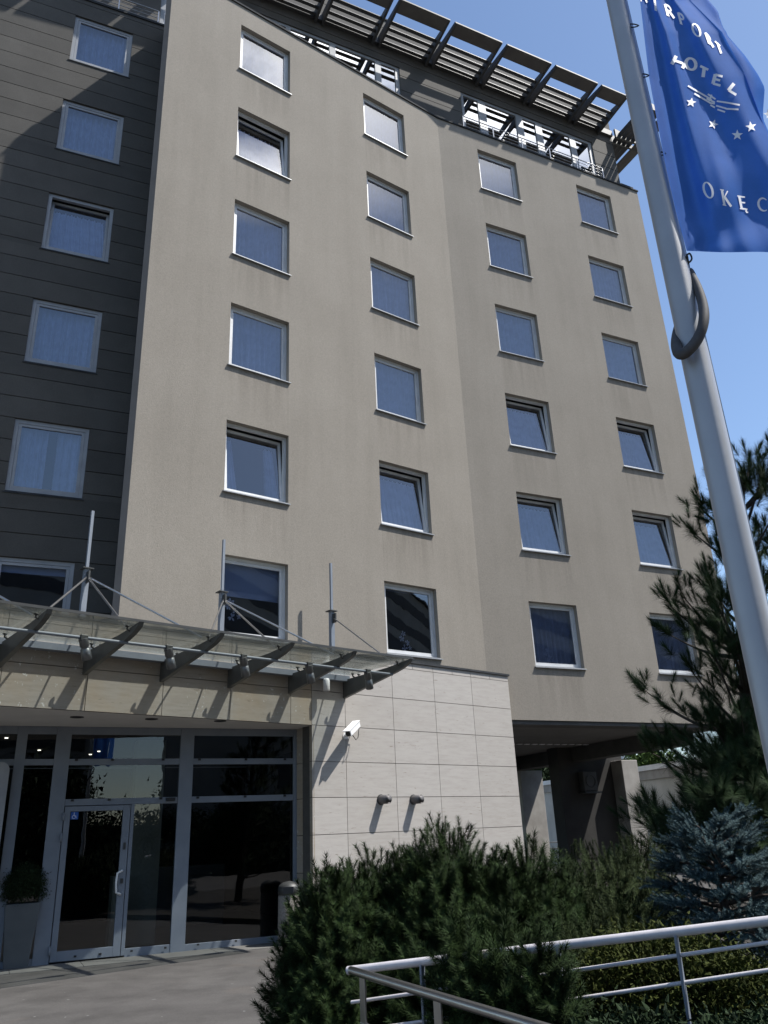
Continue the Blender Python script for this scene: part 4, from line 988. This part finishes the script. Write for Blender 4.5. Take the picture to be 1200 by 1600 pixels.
# tall pine with long needles
tuft = [sprig(125, .15, .15, .0052, 1.45, .2, .0) for _ in range(6)]
PD = 8.2; pb_ = P_at((1188, 1480), PD, 0.0); ptop = at_dist((1160, 745), PD+.3)
pine = thing('pine_tree', pb_, 'tall long-needled dark pine behind the flagpole at the right edge', 'tree')
trunk = smooth_loop([pb_, pb_*.7+np.array([ptop[0], ptop[1], 0])*.3+np.array([0, 0, 1.9]), pb_*.35+np.array([ptop[0], ptop[1], 0])*.65+np.array([0, 0, 3.6]), ptop], 5, False)
tm = MB(); tm.tube(trunk, [.11*(1-.055*i) for i in range(len(trunk))], 10)
tips = [((1160, 742), 8.4), ((1185, 790), 8.3), ((1108, 800), 8.2), ((1125, 760), 8.7), ((1095, 850), 8.4), ((1140, 850), 7.9), ((1078, 905), 8.0), ((1100, 945), 7.8), ((1018, 938), 7.9), ((1040, 925), 8.0), ((1062, 985), 7.8), ((1052, 1040), 7.8), ((1090, 1020), 7.6), ((1120, 985), 7.7), ((1082, 1120), 7.7), ((1100, 1135), 7.8), ((1130, 1110), 7.5), ((1150, 950), 7.6), ((1195, 850), 7.9), ((1210, 930), 7.9), ((1230, 1010), 7.8), ((1190, 1010), 7.5),
        ((1085, 1205), 7.7), ((1005, 1275), 7.5), ((985, 1290), 7.5), ((1040, 1292), 7.3), ((1082, 1245), 7.4), ((1100, 1190), 7.6), ((1130, 1200), 7.4), ((1160, 1180), 7.6), ((1015, 1330), 7.4), ((1060, 1330), 7.3), ((1100, 1300), 7.3), ((1140, 1260), 7.3), ((1180, 1240), 7.4), ((1090, 1250), 7.2), ((1220, 1180), 7.6), ((1200, 1290), 7.3), ((1150, 1330), 7.1), ((1075, 1160), 8.0), ((1068, 1262), 8.0), ((1120, 1240), 8.0), ((1180, 1130), 7.9), ((1005, 1300), 7.9), ((1200, 1080), 8.0), ((1110, 1330), 8.0), ((1055, 1300), 8.3), ((1165, 1290), 8.2), ((1240, 1260), 8.0), ((1080, 1290), 7.8), ((1130, 1160), 8.3)]
P = []; Dv = []; S = []
tr = np.array(trunk)
def trunk_at(z): 
    i = np.argmin(abs(tr[:, 2]-z)); return tr[i]
allt = [(at_dist((px[0]+28, px[1]+8), D), px[1]) for px, D in tips]
for k in range(44):      # the sides and back of the crown
    z = random.uniform(1.0, 5.2); a = random.uniform(-.6, 2.6); rr_ = (1.65 if z < 2.6 else 1.5*(1-(z-2.6)/4.2))*random.uniform(.6, 1); c = trunk_at(z); allt.append((np.array([c[0]+rr_*math.cos(a), c[1]+rr_*math.sin(a), z]), 900))
for e, row in allt:
    low = row > 1140
    b = trunk_at(e[2]-(.55 if not low else .15)); ln = np.linalg.norm(e-b)
    mid = (b+e)/2+np.array([0, 0, -.12*ln+.05]); path = smooth_loop([b, mid, e], 6, False)
    tm.tube(path, [max(.005, .028*(1-i/len(path))) for i in range(len(path))], 5, cap=False)
    ax = (path[-1]-path[-3]); ax /= np.linalg.norm(ax); P.append(e-ax*.06); Dv.append(ax+np.array([0, 0, .45])); S.append(1.05)
    for j in range(15 if not low else 24):
        i = random.randint(len(path)//3, len(path)-1); s_d = rng.normal(0, .75, 3); s_d[2] = abs(s_d[2])*.5; dv = ax*.8+s_d+np.array([0, 0, .35]); dv /= np.linalg.norm(dv)
        st_ = path[i]+dv*random.uniform(.05, .26); P.append(st_); Dv.append(dv+np.array([0, 0, .3])); S.append(random.uniform(.62, .95))
tri_mesh('crown', scatter(tuft, np.array(P), np.array(Dv), np.array(S)), M['pine'], pine)
tm.build('trunk', M['bark'], pine)
# blue spruce in layered sprays
spr = [sprig(80, .11, .021, .0055, 1.2, .8, 0) for _ in range(5)]
SB = P_at((1148, 1500), 6.1, 0); blue = thing('blue_spruce', SB, 'silvery blue spruce in flat layered sprays beneath the dark pine', 'tree')
P = []; Dv = []; S = []; sm = MB(); sm.tube([SB, SB+np.array([0, 0, 1.5])], [.05, .02], 8)
ztop = at_dist((1105, 1290), 6.1)[2]
for k in range(74):
    f_ = (k+.5)/74; z = .30+(ztop-.36)*f_; reach = (.92-.72*f_)*random.uniform(.75, 1.08); a = k*2.39996
    b = SB+np.array([0, 0, z]); e = b+np.array([math.cos(a)*reach, math.sin(a)*reach, -.06+.18*f_])
    sm.tube([b, (b+e)/2+np.array([0, 0, .02]), e], [.014, .01, .004], 5, cap=False)
    t2 = (e-b)/np.linalg.norm(e-b); sd2 = np.array([-t2[1], t2[0], 0])
    for j in range(46):
        q = random.random()**.6; w_ = random.uniform(-1, 1)*(.06+.24*(1-abs(q-.5))); pos_ = b+(e-b)*(.22+.78*q)+sd2*w_*reach*.75+np.array([0, 0, .03*random.random()-.06*abs(w_)])
        P.append(pos_); Dv.append(t2+sd2*w_*3.2+np.array([0, 0, .12])+rng.normal(0, .28, 3)); S.append(random.uniform(.8, 1.15))
tri_mesh('crown', scatter(spr, np.array(P), np.array(Dv), np.array(S)), M['spruce'], blue); sm.build('trunk', M['bark'], blue)
# small-leaved plants
def leafball(n, s):
    q = rng.normal(size=(n, 3))*.045*s/1.0; o = []
    for p in q:
        a, b = rng.normal(size=3), rng.normal(size=3); a /= np.linalg.norm(a); b -= a*(a@b); b /= np.linalg.norm(b); k = .013*s*(.7+.6*random.random())
        o.append([p-b*k*.5, p+b*k*.5, p+a*k*1.9]); o.append([p+b*k*.5, p+a*k*1.9+b*k*.1, p-b*k*.1])
    return np.array(o)
lf = [leafball(40, 1.0) for _ in range(5)]
def leafy(name, label, lumps, mat, scale, cat, shell=(.6, 1.0), nst=14, lfp=None):
    P, Dv, S = lump_points(lumps, .4, shell); base = (lumps[0][0][0], lumps[0][0][1], 0); t = thing(name, base, label, cat)
    tri_mesh('foliage', scatter(lfp or lf, P, Dv, S*scale), mat, t); stems(base, P, nst, .008).build('stem', M['bark'], t); return t
leafy('golden_shrub', 'low yellow-green shrub behind the handrail below the blue spruce', [L_((1010, 1458), 5.3, .36, .34, 420), L_((1080, 1478), 5.2, .36, .30, 420), L_((1140, 1505), 5.1, .28, .26, 260), L_((965, 1480), 5.1, .24, .30, 200)], M['gold'], 1.0, 'shrub')
MB().quad(*[pp+T2*.225*i+N2*.225*j+np.array([0, 0, .845]) for (i, j) in ((-1, 1), (1, 1), (1, -1), (-1, -1))]).build('soil', M['soil'], pot)
ball = ((pp[0], pp[1], .84+.15), (.31, .31, .34), 900)
Pq, Dq, Sq = lump_points([ball], .2, (.55, 1.0)); tri_mesh('foliage', scatter(lf, Pq, Dq, Sq*.85), M['cover'], pot)
# ground cover in the bed before the rail
cv = []; n_cv = 6500
xs = rng.uniform(.55, 3.4, n_cv); ys = rng.uniform(2.35, 4.9, n_cv)
hts = .60+.05*np.sin(xs*3.1+1)*np.cos(ys*2.7)+.04*np.sin(xs*7.3)*np.sin(ys*6.1)+rng.normal(0, .03, n_cv)
keep = (xs > .75+(ys-2.35)*.0)
lineY = np.array([L3[1]+d3[1]*((x-L3[0])/d3[0]) for x in xs])
keep = keep & (ys < lineY+.25)
posc = np.stack([xs, ys, hts], 1)[keep]
cvo = tri_mesh('ground_cover', scatter(lf, posc, rng.normal(0, .4, posc.shape)+np.array([0, 0, 1.]), .8+.5*rng.random(len(posc))), M['cover'], None)
tag(cvo, 'dense dark green creeping ground cover along the foot of the handrail', 'ground cover', None, 'stuff')
# tree and block beyond the boundary wall
td = P_at((1012, 1190), 46, 0); tt = thing('leafy_tree', td, 'small light green tree crown rising beyond the boundary wall', 'tree')
big = [leafball(40, 9) for _ in range(4)]
zt_ = at_dist((1010, 1178), 46)[2]
Pq, Dq, Sq = lump_points([((td[0], td[1], zt_-.6), (.75, .75, .75), 34), ((td[0]+1.0, td[1], zt_-.75), (.5, .5, .5), 16), ((td[0]-.6, td[1]+.4, zt_-1.0), (.6, .6, .6), 18)], .3, (.3, 1)); tri_mesh('crown', scatter(big, Pq, Dq, Sq), M['broad'], tt)
m = MB(); m.tube([td, td+np.array([0, 0, zt_-.8])], [.14, .05], 8); m.build('trunk', M['bark'], tt)
FO = Fr(P_at((975, 1190), 70, 0), R(-10))
of = thing('office_block', FO.p(0, 0, 0), 'distant blue-grey office block glimpsed above the boundary wall', 'building')
zt_ = at_dist((1000, 1184), 70)[2]
m = MB(); m.box(FO, -9, 1.35, -8, 0, 0, zt_); m.build('wall', M['bluefac'], of)
m = MB(); m.box(FO, -9.2, 1.5, -8.1, .15, zt_, zt_+.25); m.build('roof', M['cap'], of)
for k in range(6):
    m = MB(); m.box(FO, -8+1.55*k, -8+1.55*k+1.1, .003, .03, zt_-1.3, zt_-.4); m.build('window', M['room'], of)
# dark trees beyond the wall at the left of the undercroft
tq = P_at((870, 1215), 52, 0); tt2 = thing('leafy_tree', tq, 'dark tree showing above the boundary wall beside the concrete column', 'tree')
zt_ = at_dist((862, 1185), 52)[2]; Pq, Dq, Sq = lump_points([((tq[0]-.8, tq[1], zt_-1.6), (2.2, 1.6, 1.7), 150)], .3, (.3, 1)); tri_mesh('crown', scatter(big, Pq, Dq, Sq), M['cover'], tt2)
m = MB(); m.tube([tq, tq+np.array([0, 0, zt_-1.5])], [.18, .08], 8); m.build('trunk', M['bark'], tt2)

# ------------------------------------------------------------------ ground
def sheet(name, pts, z, mat):
    me = MB(); me.add([(x_, y_, z) for x_, y_ in pts], [tuple(range(len(pts)))]); return tag(me.build(name, M[mat]), None, None, None, 'structure')
sheet('ground', [(-400, -400), (400, -400), (400, 400), (-400, 400)], -.004, 'lawn')
sheet('forecourt', [(-30, -40), (30, -40), (30, 60), (-30, 60)], 0.0, 'paving')
st_ = MB(); s0 = FG.p(-6, .0, .004); s1 = FG.p(2.6, .0, .004); s2 = FG.p(2.6, .62, .004); s3 = FG.p(-6, .62, .004)
k = 9
for i in range(k):
    a, b = -6+8.6*i/k, -6+8.6*(i+1)/k; st_.box(FG, a+.004, b-.004, -.06, .60, -.02, .008)
tag(st_.build('pavement_strip', M['strip']), None, None, None, 'structure')
bed = [(-.62, 3.0), (.2, 2.6), (.6, 2.2), (5.5, 2.2), (9.5, 6), (12, 16), (5.5, 18.5), (2.6, 16.8), (1.5, 15.5), (-.1, 14.2), (-.25, 8), (-.55, 5.0)]
be = MB(); n_ = len(bed); be.add([(x_, y_, .008) for x_, y_ in bed]+[(x_, y_, .10) for x_, y_ in bed], [tuple(range(n_, 2*n_))]+[(i, (i+1) % n_, (i+1) % n_+n_, i+n_) for i in range(n_)])
tag(be.build('planting_bed', M['soil']), None, None, None, 'structure')

# ------------------------------------------------------------------ across the road, behind the viewer (seen only mirrored in the glass; tall slabs and hedging added to darken it)
def plain_block(x0, x1, y, h_, label):
    f = Fr((x1, y), math.pi); b = thing('reflection_block', ((x0+x1)/2, y-4, 0), label, 'building')
    m = MB(); m.box(f, 0, x1-x0, -10, 0, 0, h_); m.build('wall', M['facbehind'], b)
    m = MB()
    for r_ in range(int(h_/3.2)):
        m.box(f, .8, x1-x0-.8, .002, .06, 1.0+3.2*r_, 2.6+3.2*r_)
    m.build('window_band', M['room'], b)
    m = MB(); m.box(f, -.3, x1-x0+.3, -10.2, .4, h_, h_+.3); m.build('roof', M['flash'], b)
plain_block(-38, -8, -52, 5.6, 'low grey office block across the forecourt behind the viewer')
plain_block(20, 110, -10, 33, 'tall grey slab added unseen to the right of the viewer to darken mirrored panes')  # added so the lowest window row mirrors a dark mass instead of sky
plain_block(9, 34, -52, 34, 'taller grey block added unseen behind the viewer to darken mirrored panes')  # added to darken the lowest panes of the clad wing
big2 = [leafball(60, 14) for _ in range(3)]
for i, (x_, y_, h_) in enumerate(((-2, -44, 5.2), (6, -40, 6.0), (-14, -40, 5.0), (20, -34, 7), (30, -28, 7.5), (-26, -36, 5.2))):
    t = thing('leafy_tree', (x_, y_, 0), 'broad green tree across the forecourt behind the viewer', 'tree', 'trees behind the viewer')
    Pq, Dq, Sq = lump_points([((x_, y_, h_*.62), (2.6, 2.6, h_*.4), 170)], .3, (.3, 1)); tri_mesh('crown', scatter(big2, Pq, Dq, Sq), M['cover'], t)
    m = MB(); m.tube([(x_, y_, 0), (x_, y_, h_*.6)], [.2, .1], 8); m.build('trunk', M['bark'], t)

hg = thing('reflection_hedge', (8, -9, 0), 'long clipped dark hedge added unseen behind the viewer to darken the entrance glass', 'reflection_hedge')  # added so the entrance glass mirrors dark foliage instead of bright ground
nh_ = 1500; hp_ = np.stack([rng.uniform(-14, 32, nh_), -9+rng.normal(0, .25, nh_), rng.uniform(.1, 2.7, nh_)], 1)
tri_mesh('foliage', scatter([leafball(60, 7) for _ in range(3)], hp_, rng.normal(0, 1, (nh_, 3)), .7+.5*rng.random(nh_)), M['cover'], hg)
m = MB(); fh_ = Fr((32, -9.3), math.pi); m.box(fh_, 0, 46, -.2, .2, 0, 2.45); m.build('inner_growth', M['soil'], hg)

# ------------------------------------------------------------------ light and sky
Ldir = Vector((-.530, .030, -.848)).normalized()
sd_ = bpy.data.lights.new('sun', 'SUN'); sd_.energy = 3.75; sd_.angle = R(.53); sd_.color = (1, .968, .92)
so_ = bpy.data.objects.new('sun', sd_); COL.objects.link(so_); so_.rotation_euler = Ldir.to_track_quat('-Z', 'Y').to_euler(); so_.location = (30, 0, 60)
w = bpy.data.worlds.new('World'); SC.world = w; w.use_nodes = True; nt = w.node_tree; bgd = nt.nodes['Background']
sky = N(nt, 'ShaderNodeTexSky'); sky.sky_type = 'NISHITA'; sky.sun_disc = False
sky.sun_elevation = math.asin(.848); sky.sun_rotation = math.atan2(.530, -.030)
sky.air_density = 1.0; sky.dust_density = .35; sky.ozone_density = 2.2
tc = N(nt, 'ShaderNodeTexCoord')
mp_ = N(nt, 'ShaderNodeMapping'); mp_.inputs['Scale'].default_value = (1, 1, 1.6); nt.links.new(tc.outputs['Generated'], mp_.inputs[0])
n1 = noise(nt, mp_.outputs[0], 3.2, 7, .58)
sep = N(nt, 'ShaderNodeSeparateXYZ'); nt.links.new(tc.outputs['Generated'], sep.inputs[0])
def rng_map(v, a, b, c, d):
    n = N(nt, 'ShaderNodeMapRange'); n.inputs[1].default_value = a; n.inputs[2].default_value = b; n.inputs[3].default_value = c; n.inputs[4].default_value = d; nt.links.new(v, n.inputs[0]); return n.outputs[0]
thr0 = rng_map(n1, .26, .46, 0, 1)
hi_ = rng_map(sep.outputs[2], .665, .79, 0, 1)
back_m = rng_map(sep.outputs[1], .05, -.25, 0.0, .9)
xm0 = rng_map(sep.outputs[0], .34, .46, 0, 1); cap_ = rng_map(sep.outputs[2], .815, .84, 1, 0)
xc = N(nt, 'ShaderNodeMath', operation='MULTIPLY'); nt.links.new(xm0, xc.inputs[0]); nt.links.new(cap_, xc.inputs[1]); xm = xc.outputs[0]
xh = N(nt, 'ShaderNodeMath', operation='MULTIPLY'); nt.links.new(xm, xh.inputs[0]); nt.links.new(hi_, xh.inputs[1]); hi_ = xh.outputs[0]
th_ = N(nt, 'ShaderNodeMath', operation='MULTIPLY'); nt.links.new(thr0, th_.inputs[0]); nt.links.new(hi_, th_.inputs[1]); thr = th_.outputs[0]     # cumulus stands in the half of the sky behind the viewer
wisp = rng_map(noise(nt, mp_.outputs[0], 7, 6, .6), .66, .85, 0, .10)
mul = N(nt, 'ShaderNodeMath', operation='MULTIPLY'); nt.links.new(thr, mul.inputs[0]); nt.links.new(back_m, mul.inputs[1])
mx_ = N(nt, 'ShaderNodeMath', operation='MAXIMUM'); nt.links.new(mul.outputs[0], mx_.inputs[0]); nt.links.new(wisp, mx_.inputs[1])
cm = mix(nt, mx_.outputs[0], sky.outputs[0], (30., 30.2, 31.))
nt.links.new(cm, bgd.inputs[0]); bgd.inputs[1].default_value = .094
vs_ = SC.view_settings; vs_.view_transform = 'Standard'; vs_.look = 'None'; vs_.exposure = 1.0; vs_.gamma = 1
